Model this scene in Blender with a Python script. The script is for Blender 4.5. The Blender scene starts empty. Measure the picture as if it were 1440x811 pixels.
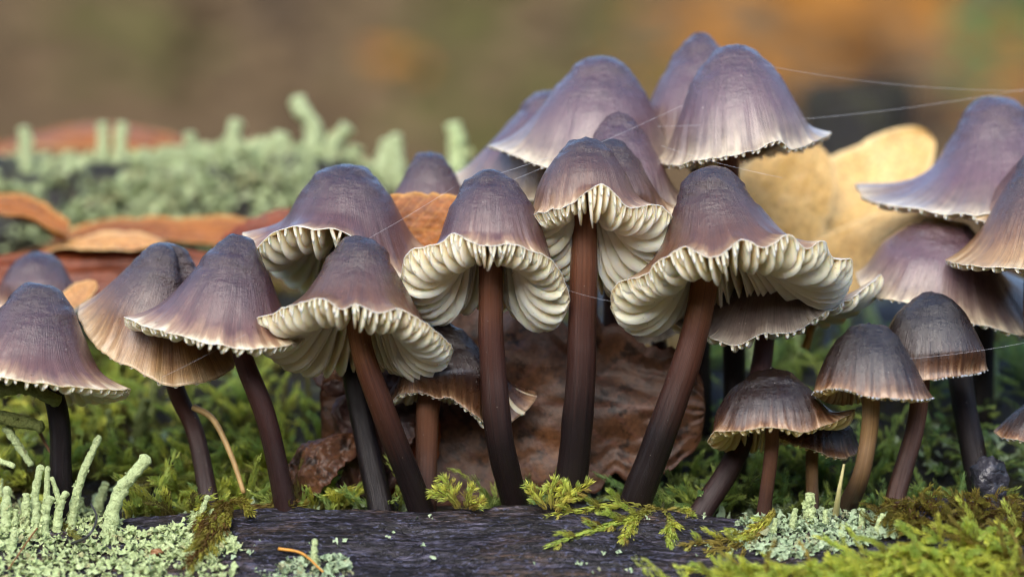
# Macro photograph of a troop of bell-capped mushrooms on a rotten log.  1 unit = 1 cm.
import bpy, math, random
import numpy as np

scene = bpy.context.scene
COL = scene.collection
scene.unit_settings.scale_length = 0.01

# ------------------------------------------------------------------ camera
CAM_D, CAM_Z = 40.0, 2.95
cam_data = bpy.data.cameras.new("camera")
cam_data.lens = 100.0
cam_data.sensor_width = 36.0
cam_data.clip_start = 0.5
cam_data.clip_end = 5000.0
cam_data.dof.use_dof = True
cam_data.dof.focus_distance = 39.9
cam_data.dof.aperture_fstop = 0.10
cam_data.dof.aperture_blades = 0
cam = bpy.data.objects.new("camera", cam_data)
cam.location = (0.0, -CAM_D, CAM_Z)
cam.rotation_euler = (math.radians(90), 0, 0)
COL.objects.link(cam)
scene.camera = cam

# ------------------------------------------------------------------ sky and sun
SUN_DIR = np.array([-0.20, -0.84, 0.66])
SUN_DIR = SUN_DIR / np.linalg.norm(SUN_DIR)
world = bpy.data.worlds.new("World")
scene.world = world
world.use_nodes = True
wn = world.node_tree
for n in list(wn.nodes):
    wn.nodes.remove(n)
sky = wn.nodes.new("ShaderNodeTexSky")
sky.sky_type = 'NISHITA'
sky.sun_disc = False
sky.sun_elevation = math.asin(SUN_DIR[2])
sky.sun_rotation = math.atan2(SUN_DIR[0], SUN_DIR[1])
sky.air_density = 1.0
sky.dust_density = 1.5
sky.ozone_density = 1.0
bg = wn.nodes.new("ShaderNodeBackground")
bg.inputs["Strength"].default_value = 0.15
wo = wn.nodes.new("ShaderNodeOutputWorld")
wn.links.new(sky.outputs[0], bg.inputs[0])
wn.links.new(bg.outputs[0], wo.inputs[0])

from mathutils import Vector
sun_data = bpy.data.lights.new("sun", 'SUN')
sun_data.energy = 1.1
sun_data.angle = math.radians(55)
sun_data.color = (1.0, 0.93, 0.82)
sun = bpy.data.objects.new("sun", sun_data)
sun.rotation_euler = Vector(-SUN_DIR).to_track_quat('-Z', 'Y').to_euler()
sun.location = tuple(SUN_DIR * 200)
COL.objects.link(sun)

scene.view_settings.view_transform = 'Standard'
scene.view_settings.look = 'None'
scene.view_settings.gamma = 1.0
scene.view_settings.exposure = 1.66
scene.view_settings.use_curve_mapping = False
scene.render.engine = 'CYCLES'
scene.cycles.max_bounces = 8
scene.cycles.use_denoising = True
scene.cycles.filter_width = 1.15

# ------------------------------------------------------------------ helpers: numbers
rng = np.random.default_rng(11)
random.seed(5)


def _hash(ix, iy, iz):
    with np.errstate(over='ignore'):
        h = (ix.astype(np.int64) * 374761393 + iy.astype(np.int64) * 668265263 + iz.astype(np.int64) * 2147483647) & 0xffffffff
        h = ((h ^ (h >> 13)) * 1274126177) & 0xffffffff
        h = (h ^ (h >> 16)) & 0xffffff
    return h / float(0xffffff)


def vnoise(x, y, z):
    x, y, z = np.broadcast_arrays(np.asarray(x, float), np.asarray(y, float), np.asarray(z, float))
    ix, iy, iz = np.floor(x), np.floor(y), np.floor(z)
    fx, fy, fz = x - ix, y - iy, z - iz
    fx, fy, fz = [f * f * (3 - 2 * f) for f in (fx, fy, fz)]
    r = 0
    for a in (0, 1):
        for b in (0, 1):
            for c in (0, 1):
                w = (fx if a else 1 - fx) * (fy if b else 1 - fy) * (fz if c else 1 - fz)
                r = r + w * _hash(ix + a, iy + b, iz + c)
    return r * 2 - 1


def fbm(x, y, z, oct=4):
    r, a, t = 0, 1.0, 0
    for o in range(oct):
        f = 2.03 ** o
        r = r + a * vnoise(np.asarray(x) * f + 17.3 * o, np.asarray(y) * f + 5.1 * o, np.asarray(z) * f - 9.7 * o)
        t += a
        a *= 0.5
    return r / t


def sstep(a, b, x):
    t = np.clip((np.asarray(x, float) - a) / (b - a), 0, 1)
    return t * t * (3 - 2 * t)


def W(px, py, Y):
    """a point of the photograph's 1440 x 811 grid, at depth Y behind the front plane"""
    k = (CAM_D + Y) / CAM_D
    return np.array([(px - 720.0) / 100 * k, Y, CAM_Z + (405.5 - py) / 100 * k])


def height(x, y):
    """the top of the rotten log"""
    x = np.asarray(x, float)
    y = np.asarray(y, float)
    f = np.clip(-y, 0, None)
    z = -0.5 * f - 0.05 * f ** 2.6
    z = z - 0.20 * sstep(2.2, 0.6, y) - 0.14 * np.exp(-((y - 0.75) / 0.5) ** 2)
    z = z + 1.75 * sstep(1.3, 5.2, y) + 1.10 * sstep(5, 9.5, y)
    z = z - 3.0 * sstep(16, 26, y) - 12 * sstep(24, 40, y)
    z = z + (0.07 * np.sin(x * 0.55 + 1.9) + 0.05 * np.sin(x * 1.37)) * sstep(-2.5, 0.2, y) * sstep(3, .5, y)
    z = z + 0.28 * fbm(x * 0.6, y * 0.6, 3.3, 3) * sstep(0.8, 3, y)
    z = z + 0.35 * sstep(3.2, 6.5, x) * sstep(1.5, -0.2, y) * np.exp(-((y + 0.5) / 0.9) ** 2)
    return z


def G(px, py, y0=-4.0, y1=9.0):
    """where the line of sight through a photograph point meets the log"""
    ys = np.linspace(y0, y1, 1300)
    k = (CAM_D + ys) / CAM_D
    xs = (px - 720.0) / 100 * k
    zs = CAM_Z + (405.5 - py) / 100 * k
    below = zs <= height(xs, ys)
    i = int(np.argmax(below)) if below.any() else len(ys) - 1
    return np.array([xs[i], ys[i], float(height(xs[i], ys[i]))])


def catmull(P, n):
    P = np.asarray(P, float)
    Q = np.vstack([2 * P[0] - P[1], P, 2 * P[-1] - P[-2]])
    seg = np.linalg.norm(np.diff(P, axis=0), axis=1)
    c = np.concatenate([[0], np.cumsum(seg)])
    u = np.linspace(0, c[-1], n)
    out = []
    for t in u:
        i = min(max(int(np.searchsorted(c, t, side='right')) - 1, 0), len(P) - 2)
        f = (t - c[i]) / max(seg[i], 1e-9)
        p0, p1, p2, p3 = Q[i], Q[i + 1], Q[i + 2], Q[i + 3]
        out.append(0.5 * ((2 * p1) + (-p0 + p2) * f + (2 * p0 - 5 * p1 + 4 * p2 - p3) * f ** 2 + (-p0 + 3 * p1 - 3 * p2 + p3) * f ** 3))
    return np.array(out)


# ------------------------------------------------------------------ helpers: meshes
def build(name, V, faces, mats, parent=None, st=None, smooth=True, midx=None):
    """one mesh object; faces is a list of integer arrays (m, k)"""
    V = np.asarray(V, np.float32)
    me = bpy.data.meshes.new(name)
    faces = [np.asarray(f, np.int32) for f in faces if len(f)]
    tot = np.concatenate([np.full(len(f), f.shape[1], np.int32) for f in faces])
    loops = np.concatenate([f.ravel() for f in faces])
    me.vertices.add(len(V))
    me.vertices.foreach_set("co", V.ravel())
    me.loops.add(len(loops))
    me.loops.foreach_set("vertex_index", loops)
    me.polygons.add(len(tot))
    starts = np.concatenate([[0], np.cumsum(tot)[:-1]]).astype(np.int32)
    me.polygons.foreach_set("loop_start", starts)
    me.polygons.foreach_set("loop_total", tot)
    if smooth:
        me.polygons.foreach_set("use_smooth", np.ones(len(tot), bool))
    if not isinstance(mats, (list, tuple)):
        mats = [mats]
    for m in mats:
        me.materials.append(m)
    if midx is not None:
        me.polygons.foreach_set("material_index", np.asarray(midx, np.int32))
    if st is not None:
        a = me.attributes.new("st", 'FLOAT_VECTOR', 'POINT')
        a.data.foreach_set("vector", np.asarray(st, np.float32).ravel())
    me.update(calc_edges=True)
    me.validate()
    o = bpy.data.objects.new(name, me)
    COL.objects.link(o)
    if parent is not None:
        o.parent = parent
        o.matrix_parent_inverse = parent.matrix_basis.inverted()
    return o


def tag(o, label=None, cat=None, group=None, kind=None):
    if label:
        o["label"] = label
    if cat:
        o["category"] = cat
    if group:
        o["group"] = group
    if kind:
        o["kind"] = kind
    return o


def empty(name, loc):
    o = bpy.data.objects.new(name, None)
    o.empty_display_size = 0.2
    o.location = tuple(loc)
    COL.objects.link(o)
    return o


def gridf(n, m, wrap=False, base=0):
    """faces of an n x m grid, index i*m+j; wrap closes i"""
    i = np.arange(n if wrap else n - 1)[:, None]
    j = np.arange(m - 1)[None, :]
    i2 = (i + 1) % n
    return np.stack([i * m + j, i2 * m + j, i2 * m + j + 1, i * m + j + 1], -1).reshape(-1, 4) + base


def frames(P):
    T = np.gradient(P, axis=0)
    T /= np.linalg.norm(T, axis=1)[:, None] + 1e-12
    ref = np.array([0, 1.0, 0]) if abs(T[0][1]) < 0.9 else np.array([1.0, 0, 0])
    N = np.zeros_like(P)
    n = ref - T[0] * np.dot(ref, T[0])
    for i in range(len(P)):
        n = n - T[i] * np.dot(n, T[i])
        n /= np.linalg.norm(n) + 1e-12
        N[i] = n
    return T, N, np.cross(T, N)


def tube(P, R, ns=12, rough=0.0, seed=0.0, freq=6.0, caps=True, roundtip=False):
    """verts, faces, st of a swept tube"""
    P = np.asarray(P, float)
    R = np.asarray(R, float)
    m = len(P)
    T, N, B = frames(P)
    a = np.linspace(0, 2 * np.pi, ns, endpoint=False)
    V = P[:, None, :] + R[:, None, None] * (np.cos(a)[None, :, None] * N[:, None, :] + np.sin(a)[None, :, None] * B[:, None, :])
    if rough:
        d = fbm(V[..., 0] * freq + seed, V[..., 1] * freq, V[..., 2] * freq, 3)
        V = V + (V - P[:, None, :]) * (d * rough)[..., None]
    st = np.stack([np.broadcast_to(np.cos(a), (m, ns)), np.broadcast_to(np.sin(a), (m, ns)),
                   np.broadcast_to(np.linspace(0, 1, m)[:, None], (m, ns))], -1).reshape(-1, 3)
    V = V.reshape(-1, 3)
    F = gridf(m, ns)
    i = np.arange(m - 1)
    seam = np.stack([i * ns + ns - 1, (i + 1) * ns + ns - 1, (i + 1) * ns, i * ns], -1)
    faces = [np.vstack([F, seam])]
    if caps:
        faces.append(np.array([list(range(ns))]))
        faces.append(np.array([list(range((m - 1) * ns, m * ns))[::-1]]))
    return V, faces, st


class Joined:
    """collects pieces into one mesh"""
    def __init__(self):
        self.V, self.F, self.S, self.n = [], {}, [], 0

    def add(self, V, faces, st=None):
        V = np.asarray(V)
        for f in faces:
            f = np.asarray(f)
            if len(f):
                self.F.setdefault(f.shape[1], []).append(f + self.n)
        self.V.append(V)
        self.S.append(np.zeros((len(V), 3)) if st is None else np.broadcast_to(st, (len(V), 3)))
        self.n += len(V)

    def build(self, name, mats, parent=None, smooth=True):
        return build(name, np.vstack(self.V), [np.vstack(v) for v in self.F.values()], mats, parent, np.vstack(self.S), smooth)


# ------------------------------------------------------------------ helpers: materials
class NT:
    def __init__(self, name):
        self.m = bpy.data.materials.new(name)
        self.m.use_nodes = True
        self.t = self.m.node_tree
        self.b = self.t.nodes["Principled BSDF"]
        self.out = self.t.nodes["Material Output"]

    def n(self, typ, props=None, **ins):
        nd = self.t.nodes.new(typ)
        for k, v in (props or {}).items():
            setattr(nd, k, v)
        for k, v in ins.items():
            self.set(nd, k, v)
        return nd

    def set(self, nd, k, v):
        key = k if not k.startswith("i_") else int(k[2:])
        if not isinstance(key, int):
            key = key.replace("_", " ")
        s = nd.inputs[key]
        if hasattr(v, "is_linked"):
            self.t.links.new(v, s)
        else:
            s.default_value = v

    def st(self):
        return self.n("ShaderNodeAttribute", {"attribute_name": "st"}).outputs["Vector"]

    def pos(self):
        return self.n("ShaderNodeNewGeometry").outputs["Position"]

    def xyz(self, v):
        return self.n("ShaderNodeSeparateXYZ", i_0=v).outputs

    def mul(self, v, vec):
        return self.n("ShaderNodeVectorMath", {"operation": 'MULTIPLY'}, i_0=v, i_1=vec).outputs[0]

    def add(self, v, w):
        return self.n("ShaderNodeVectorMath", {"operation": 'ADD'}, i_0=v, i_1=w).outputs[0]

    def math(self, op, a, b=0.0, clamp=False):
        return self.n("ShaderNodeMath", {"operation": op, "use_clamp": clamp}, i_0=a, i_1=b).outputs[0]

    def noise(self, v, scale, detail=4.0, rough=0.55):
        return self.n("ShaderNodeTexNoise", Vector=v, Scale=scale, Detail=detail, Roughness=rough).outputs["Fac"]

    def ramp(self, f, stops, interp='LINEAR'):
        r = self.n("ShaderNodeValToRGB")
        r.color_ramp.interpolation = interp
        el = r.color_ramp.elements
        while len(el) < len(stops):
            el.new(0.5)
        for e, (p, c) in zip(el, stops):
            e.position = p
            e.color = (c, c, c, 1) if isinstance(c, (int, float)) else (*c, 1)
        self.t.links.new(f, r.inputs[0])
        return r.outputs[0]

    def mix(self, f, a, b, mode='MIX'):
        nd = self.n("ShaderNodeMix", {"data_type": 'RGBA', "blend_type": mode})
        for idx, v in ((0, f), (6, a), (7, b)):
            if hasattr(v, "is_linked"):
                self.t.links.new(v, nd.inputs[idx])
            else:
                nd.inputs[idx].default_value = v if idx == 0 else (*v, 1)
        return nd.outputs[2]

    def bump(self, h, strength, dist, prev=None):
        nd = self.n("ShaderNodeBump", Strength=strength, Distance=dist, Height=h)
        if prev is not None:
            self.t.links.new(prev, nd.inputs["Normal"])
        return nd.outputs[0]

    def done(self, **ins):
        for k, v in ins.items():
            if isinstance(v, tuple) and len(v) == 3 and k in ("Base_Color",):
                v = (*v, 1)
            self.set(self.b, k, v)
        return self.m


def cap_material(name, stops, streak=0.36, gloss=(0.28, 0.40), spot=0.22, coat=0.5, ridge=10.0, hairs=0.22):
    m = NT(name)
    st = m.st()
    s = m.xyz(st)[2]
    pos = m.pos()
    blot = m.noise(pos, 2.2, 3)
    s2 = m.math('ADD', s, m.math('MULTIPLY', m.math('SUBTRACT', blot, 0.5), 0.16))
    wide = m.noise(m.mul(st, (ridge, ridge, 0.9)), 1.0, 3, 0.5)
    fine = m.noise(m.mul(st, (62, 62, 3.0)), 1.0, 4, 0.65)
    hair = m.noise(m.mul(st, (150, 150, 5.0)), 1.0, 2, 0.6)
    s3 = m.math('ADD', s2, m.math('MULTIPLY', m.math('SUBTRACT', wide, 0.5), m.math('MULTIPLY', s, 0.32)), )
    c = m.ramp(s3, stops)
    dark = m.ramp(fine, [(0.30, 1 - streak), (0.55, 1.0), (0.75, 1.0 + 0.25 * streak)])
    c = m.mix(1.0, c, dark, 'MULTIPLY')
    lightline = m.ramp(hair, [(0.55, 0.0), (0.78, 1.0)])
    c = m.mix(m.math('MULTIPLY', lightline, hairs), c, (0.30, 0.20, 0.16))
    mott = m.ramp(m.noise(pos, 7.0, 5, 0.6), [(0.32, 1 - spot), (0.55, 1.0)])
    c = m.mix(1.0, c, mott, 'MULTIPLY')
    speck = m.ramp(m.noise(pos, 23.0, 1), [(0.80, 0.0), (0.82, 1.0)])
    c = m.mix(m.math('MULTIPLY', speck, 0.7), c, (0.55, 0.50, 0.45))
    wr = m.noise(m.mul(pos, (6.5, 6.5, 15.0)), 1.0, 5, 0.66)
    apex = m.ramp(m.math('ADD', s, m.math('MULTIPLY', m.math('SUBTRACT', blot, 0.5), 0.5)), [(0.0, 1.0), (0.75, 0.08)], 'EASE')
    h1 = m.math('ADD', m.math('MULTIPLY', m.math('MULTIPLY', wr, apex), 1.7), m.math('MULTIPLY', fine, 0.38))
    h1 = m.math('ADD', h1, m.math('MULTIPLY', hair, 0.16))
    b = m.bump(h1, 0.7, 0.05)
    b = m.bump(m.noise(pos, 38.0, 3, 0.6), 0.25, 0.012, b)
    crink = m.math('MULTIPLY', wr, apex)
    cb = m.bump(m.math('ADD', crink, m.math('MULTIPLY', fine, 0.10)), 0.8, 0.05)
    rough = m.ramp(m.noise(pos, 9.0, 4), [(0.3, gloss[0]), (0.7, gloss[1])])
    rough = m.math('SUBTRACT', rough, m.math('MULTIPLY', apex, 0.09))
    return m.done(Base_Color=c, Roughness=rough, Normal=b, Coat_Normal=cb, Specular_IOR_Level=0.5, Coat_Weight=coat, Coat_Roughness=0.20,
                  Subsurface_Weight=0.10, Subsurface_Radius=(0.10, 0.05, 0.03), Subsurface_Scale=0.6, Sheen_Weight=0.0)


CAP_VIOLET = [(0.0, (0.0158, 0.0058, 0.0093)), (0.25, (0.0354, 0.0133, 0.0186)), (0.58, (0.0732, 0.0288, 0.031)), (0.8, (0.1386, 0.0644, 0.0516)), (0.93, (0.3683, 0.2299, 0.1359)), (0.985, (0.6905, 0.5538, 0.3502)), (1.0, (0.85, 0.72, 0.52))]
CAP_BROWN = [(0.0, (0.0146, 0.0054, 0.0061)), (0.28, (0.0342, 0.0124, 0.0123)), (0.55, (0.0732, 0.0269, 0.0185)), (0.8, (0.136, 0.0598, 0.0308)), (0.93, (0.3203, 0.1899, 0.0986)), (1.0, (0.7, 0.55, 0.36))]
CAP_WET = [(0.0, (0.0065, 0.0026, 0.0027)), (0.5, (0.01, 0.0036, 0.0033)), (0.74, (0.0232, 0.0081, 0.0051)), (0.9, (0.1024, 0.0439, 0.0196)), (0.97, (0.2684, 0.1469, 0.0723)), (1.0, (0.483, 0.32, 0.2))]
CAP_PALE = [(0.0, (0.0421, 0.0183, 0.0291)), (0.35, (0.0772, 0.0365, 0.0516)), (0.65, (0.1229, 0.0627, 0.0739)), (0.85, (0.2051, 0.1427, 0.1159)), (0.94, (0.3865, 0.3033, 0.2154)), (1.0, (0.66, 0.55, 0.38))]
CAP_GREY = [(0.0, (0.0578, 0.0357, 0.0354)), (0.6, (0.1028, 0.0684, 0.0581)), (0.85, (0.1912, 0.1445, 0.1154)), (1.0, (0.52, 0.44, 0.34))]
CAP_TAN = [(0.0, (0.0158, 0.0058, 0.0072)), (0.35, (0.0406, 0.0158, 0.0156)), (0.58, (0.082, 0.0329, 0.0203)), (0.75, (0.1735, 0.0778, 0.027)), (0.92, (0.3765, 0.2261, 0.0971)), (1.0, (0.55, 0.4, 0.23))]
MAT = {}
MAT['violet'] = cap_material("violet_cap_skin", CAP_VIOLET)
MAT['brown'] = cap_material("brown_cap_skin", CAP_BROWN)
MAT['tan'] = cap_material("tan_edged_cap_skin", CAP_TAN)
MAT['wet'] = cap_material("wet_dark_cap_skin", CAP_WET, streak=0.5, gloss=(0.24, 0.36), coat=0.35, ridge=13.0, hairs=0.05)
MAT['pale'] = cap_material("pale_violet_cap_skin", CAP_PALE, streak=0.32, coat=0.6)
MAT['grey'] = cap_material("grey_cap_skin", CAP_GREY, streak=0.4, coat=0.1)


def gill_material(name, c0, c1, c2):
    m = NT(name)
    st = m.st()
    x, y, s = m.xyz(st)
    n1 = m.noise(m.pos(), 6.0, 3)
    c = m.ramp(m.math('ADD', y, m.math('MULTIPLY', m.math('SUBTRACT', n1, 0.5), 0.35)), [(0.0, c0), (0.45, c1), (1.0, c2)])
    spot = m.ramp(m.noise(m.pos(), 16.0, 2), [(0.70, 0.0), (0.76, 1.0)])
    c = m.mix(m.math('MULTIPLY', spot, 0.45), c, (0.30, 0.17, 0.08))
    b = m.bump(m.noise(m.pos(), 24.0, 4), 0.25, 0.02)
    return m.done(Base_Color=c, Roughness=0.5, Normal=b, Specular_IOR_Level=0.35,
                  Subsurface_Weight=0.65, Subsurface_Radius=(0.20, 0.13, 0.07), Subsurface_Scale=1.0)


MAT['gill'] = gill_material("cream_gill", (0.62, 0.38, 0.18), (0.92, 0.76, 0.50), (0.96, 0.88, 0.70))
MAT['gill_tan'] = gill_material("tan_gill", (0.34, 0.20, 0.09), (0.58, 0.41, 0.20), (0.72, 0.56, 0.32))


def stem_material(name, top, mid, low, spec=0.28):
    m = NT(name)
    st = m.st()
    s = m.xyz(st)[2]
    pos = m.pos()
    n1 = m.noise(m.mul(st, (5, 5, 3)), 1.0, 3)
    s2 = m.math('ADD', s, m.math('MULTIPLY', m.math('SUBTRACT', n1, 0.5), 0.14))
    c = m.ramp(s2, [(0.0, top), (0.16, top), (0.40, mid), (0.70, low), (1.0, low)])
    fib = m.noise(m.mul(st, (16, 16, 2.0)), 1.0, 4, 0.65)
    c = m.mix(1.0, c, m.ramp(fib, [(0.3, 0.62), (0.55, 1.0), (0.8, 1.25)]), 'MULTIPLY')
    dust = m.ramp(m.noise(pos, 26.0, 1), [(0.80, 0.0), (0.82, 1.0)])
    c = m.mix(m.math('MULTIPLY', dust, 0.65), c, (0.55, 0.50, 0.42))
    b = m.bump(fib, 0.5, 0.03)
    b = m.bump(m.noise(pos, 40.0, 3), 0.2, 0.01, b)
    return m.done(Base_Color=c, Roughness=0.36, Normal=b, Specular_IOR_Level=spec,
                  Subsurface_Weight=0.12, Subsurface_Radius=(0.16, 0.06, 0.03), Subsurface_Scale=0.6)


MAT['stem_rust'] = stem_material("rust_stem", (0.20, 0.075, 0.030), (0.060, 0.023, 0.016), (0.011, 0.007, 0.007))
MAT['stem_gold'] = stem_material("golden_brown_stem", (0.34, 0.14, 0.042), (0.085, 0.030, 0.016), (0.011, 0.007, 0.007))
MAT['stem_red'] = stem_material("red_brown_stem", (0.11, 0.036, 0.026), (0.070, 0.025, 0.020), (0.026, 0.012, 0.011))
MAT['stem_black'] = stem_material("blackish_stem", (0.022, 0.017, 0.017), (0.013, 0.009, 0.009), (0.010, 0.007, 0.008), 0.22)
MAT['stem_tan'] = stem_material("tan_stem", (0.36, 0.23, 0.095), (0.26, 0.15, 0.060), (0.060, 0.036, 0.022))
MAT['stem_brown'] = stem_material("warm_brown_stem", (0.25, 0.115, 0.060), (0.17, 0.075, 0.042), (0.060, 0.028, 0.020))


def plain(name, col, rough=0.5, **kw):
    m = NT(name)
    n1 = m.noise(m.pos(), kw.pop('scale', 8.0), 3)
    c = m.mix(1.0, col, m.ramp(n1, [(0.3, 0.7), (0.7, 1.2)]), 'MULTIPLY')
    return m.done(Base_Color=c, Roughness=rough, **kw)


# ------------------------------------------------------------------ the rotten log (the ground the mushrooms stand on)
def log_material():
    m = NT("rotten_wood")
    pos = m.pos()
    x, y, z = m.xyz(pos)
    warp = m.n("ShaderNodeTexNoise", Vector=m.mul(pos, (0.5, 1.2, 1.2)), Scale=1.0, Detail=2.0).outputs["Color"]
    p2 = m.add(pos, m.mul(warp, (0.4, 0.12, 0.12)))
    grain = m.noise(m.mul(p2, (1.3, 15.0, 15.0)), 1.0, 8, 0.72)
    fine = m.noise(m.mul(p2, (6.0, 34.0, 34.0)), 1.0, 5, 0.75)
    blot = m.noise(m.mul(pos, (0.6, 1.6, 1.6)), 1.0, 4, 0.6)
    c = m.ramp(grain, [(0.41, (0.004, 0.0035, 0.004)), (0.49, (0.017, 0.014, 0.018)), (0.56, (0.038, 0.034, 0.050)), (0.64, (0.115, 0.107, 0.155))])
    brown = m.ramp(fine, [(0.3, (0.030, 0.018, 0.012)), (0.7, (0.15, 0.092, 0.058))])
    c = m.mix(m.ramp(blot, [(0.50, 0.0), (0.70, 0.75)]), c, brown)
    c = m.mix(1.0, c, m.ramp(fine, [(0.40, 0.2), (0.5, 1.0), (0.62, 2.6)]), 'MULTIPLY')
    behind = m.n('ShaderNodeMapRange', Value=y, From_Min=0.35, From_Max=1.3).outputs[0]
    soil = m.ramp(m.noise(pos, 2.6, 5, 0.65), [(0.36, (0.008, 0.006, 0.004)), (0.50, (0.030, 0.024, 0.011)), (0.62, (0.09, 0.09, 0.025)), (0.75, (0.16, 0.18, 0.05))])
    c = m.mix(m.math('MULTIPLY', behind, 0.9), c, soil)
    painted_glint = m.ramp(m.noise(m.mul(pos, (14.0, 22.0, 22.0)), 1.0, 3, 0.6), [(0.58, 0.0), (0.64, 0.7)])  # bluish glints on the wood, put into its colour as flecks
    c = m.mix(painted_glint, c, (0.13, 0.14, 0.24))
    b = m.bump(grain, 1.0, 0.34)
    b = m.bump(fine, 1.0, 0.10, b)
    return m.done(Base_Color=c, Roughness=0.48, Normal=b, Specular_IOR_Level=0.45)


MAT['log'] = log_material()
xs = np.concatenate([np.linspace(-70, -9.2, 40), np.linspace(-9, 9, 900), np.linspace(9.2, 70, 40)])
ys = np.concatenate([np.linspace(-7.2, -2.6, 24), np.linspace(-2.5, 1.2, 260), np.linspace(1.25, 10, 110), np.linspace(10.4, 40, 40)])
X, Y = np.meshgrid(xs, ys, indexing='ij')
Z = height(X, Y)
rid = fbm(X * 0.55, Y * 7.5 + 0.6 * fbm(X * .5, Y * .5, 1.1, 2), 2.0, 4)
crack = np.clip(np.abs(fbm(X * 0.30, Y * 3.2, 7.0, 3)) * 5, 0, 1)
Z = Z + (0.055 * rid - 0.09 * (1 - crack) ** 2) * sstep(2.5, 1.0, Y) + 0.03 * fbm(X * 3, Y * 6, 4.0, 3) + (0.05 * fbm(X * 1.2, Y * 17, 6.0, 4) + 0.03 * np.abs(fbm(X * 5, Y * 11, 1.0, 3))) * sstep(2.5, 1.0, Y)
log = build("fallen_log", np.stack([X, Y, Z], -1).reshape(-1, 3), [gridf(len(xs), len(ys))[:, ::-1]], MAT['log'])
tag(log, "dark rotting log with grooved grain that all the mushrooms grow from", "log")

# ------------------------------------------------------------------ forest floor and the leafy bank far behind
def litter_material(name, stops, scale=0.06, rough=0.8):
    m = NT(name)
    n1 = m.noise(m.pos(), scale, 5, 0.6)
    c = m.ramp(n1, stops)
    b = m.bump(m.noise(m.pos(), 1.2, 4), 0.8, 0.5)
    return m.done(Base_Color=c, Roughness=rough, Normal=b, Specular_IOR_Level=0.1)


MAT['floor'] = litter_material("leaf_litter", [(0.25, (0.022, 0.013, 0.006)), (0.5, (0.055, 0.033, 0.013)), (0.75, (0.08, 0.05, 0.02))])


def bank_z(x, y):
    side = sstep(120, 420, np.hypot(x, np.minimum(y, 0) * 1.0))  # unseen rise at the sides and behind the camera, added to block low sky
    return -13 + 62 * sstep(60, 240, y) + 120 * sstep(200, 600, y) + 105 * side + 45 * sstep(110, 380, -y) + 2.5 * fbm(x * 0.03, y * 0.03, 1.0, 3)


xs = np.linspace(-700, 700, 141)
ys = np.concatenate([np.linspace(-900, -60, 30), np.linspace(-50, 260, 90), np.linspace(270, 900, 30)])
X, Y = np.meshgrid(xs, ys, indexing='ij')
floor = build("forest_floor", np.stack([X, Y, bank_z(X, Y)], -1).reshape(-1, 3), [gridf(len(xs), len(ys))[:, ::-1]], MAT['floor'])
tag(floor, "brown leaf littered woodland floor rising into a bank", kind="structure")


def leaf_colour_material(name):
    m = NT(name)
    x, y, z = m.xyz(m.st())
    c = m.n("ShaderNodeCombineColor", i_0=x, i_1=y, i_2=z).outputs[0]
    c = m.mix(1.0, c, m.ramp(m.noise(m.pos(), 0.5, 3), [(0.3, 0.75), (0.7, 1.2)]), 'MULTIPLY')
    return m.done(Base_Color=c, Roughness=0.85, Specular_IOR_Level=0.1)


MAT['bank_leaf'] = leaf_colour_material("bank_leaf")


def drift_colour(px, py, r):
    """which kinds of fallen leaf lie where on the bank: brown, olive ivy, orange beech, green moss, and a darker colour in two spots"""
    u = px / 1440.0
    br = np.array([0.086, 0.058, 0.031])
    ol = np.array([0.066, 0.060, 0.020])
    og = np.array([0.22, 0.092, 0.016])
    gr = np.array([0.06, 0.14, 0.045])
    dk = np.array([0.022, 0.016, 0.012])
    w_ol = math.exp(-((px - 720) / 150) ** 2) + 0.6 * math.exp(-((px - 160) / 90) ** 2 - ((py - 40) / 70) ** 2)
    w_og = 1.5 * math.exp(-((px - 1130) / 150) ** 2 - ((py - 30) / 90) ** 2) + 0.9 * math.exp(-((px - 1330) / 90) ** 2 - ((py - 110) / 60) ** 2) + 0.16 * math.exp(-((px - 590) / 60) ** 2 - ((py - 100) / 70) ** 2)
    w_gr = 2.2 * math.exp(-((px - 1425) / 55) ** 2 - ((py - 60) / 50) ** 2)
    w_dk = 1.2 * math.exp(-((px - 1215) / 90) ** 2 - ((py - 175) / 60) ** 2) + 0.7 * math.exp(-((px - 400) / 60) ** 2 - ((py - 20) / 60) ** 2)
    w = np.array([0.55, w_ol, w_og, w_gr, w_dk])
    k = int(r.choice(5, p=w / w.sum()))
    return [br, ol, og, gr, dk][k] * r.uniform(0.65, 1.3)


J = Joined()
r = np.random.default_rng(3)
for i in range(9000):
    y = r.uniform(75, 260)
    kk = (CAM_D + y) / CAM_D
    x = r.uniform(-12, 12) * kk
    z = float(bank_z(x, y)) + r.uniform(0.1, 0.8)
    px, py = 720 + x / kk * 100, 405.5 - (z - CAM_Z) / kk * 100
    if py > 330 or py < -120:
        continue
    c = drift_colour(px, py, r)
    L, wd = r.uniform(4, 8), r.uniform(2.2, 4.0)
    a = r.uniform(0, 2 * np.pi)
    t = np.array([math.cos(a), math.sin(a) * 0.6, math.sin(a) * 0.5])
    nrm = np.array([r.normal() * .4, -0.75 + r.normal() * .4, 0.7])
    bvec = np.cross(nrm, t)
    bvec /= np.linalg.norm(bvec)
    nrm /= np.linalg.norm(nrm)
    o = np.array([x, y, z])
    V = [o - t * L / 2, o - bvec * wd * .5 - t * L * .1 + nrm * .5, o + bvec * wd * .5 - t * L * .1 + nrm * .5, o + t * L / 2 + nrm * .3, o - bvec * wd * .35 + t * L * .25 + nrm * .4, o + bvec * wd * .35 + t * L * .25 + nrm * .4, o]
    J.add(V, [np.array([[0, 1, 6], [1, 4, 6], [4, 3, 6], [3, 5, 6], [5, 2, 6], [2, 0, 6]])], c)
litter = J.build("leaf_litter", MAT['bank_leaf'])
tag(litter, "blurred autumn leaves covering the bank behind", "leaves", kind="stuff")

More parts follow.
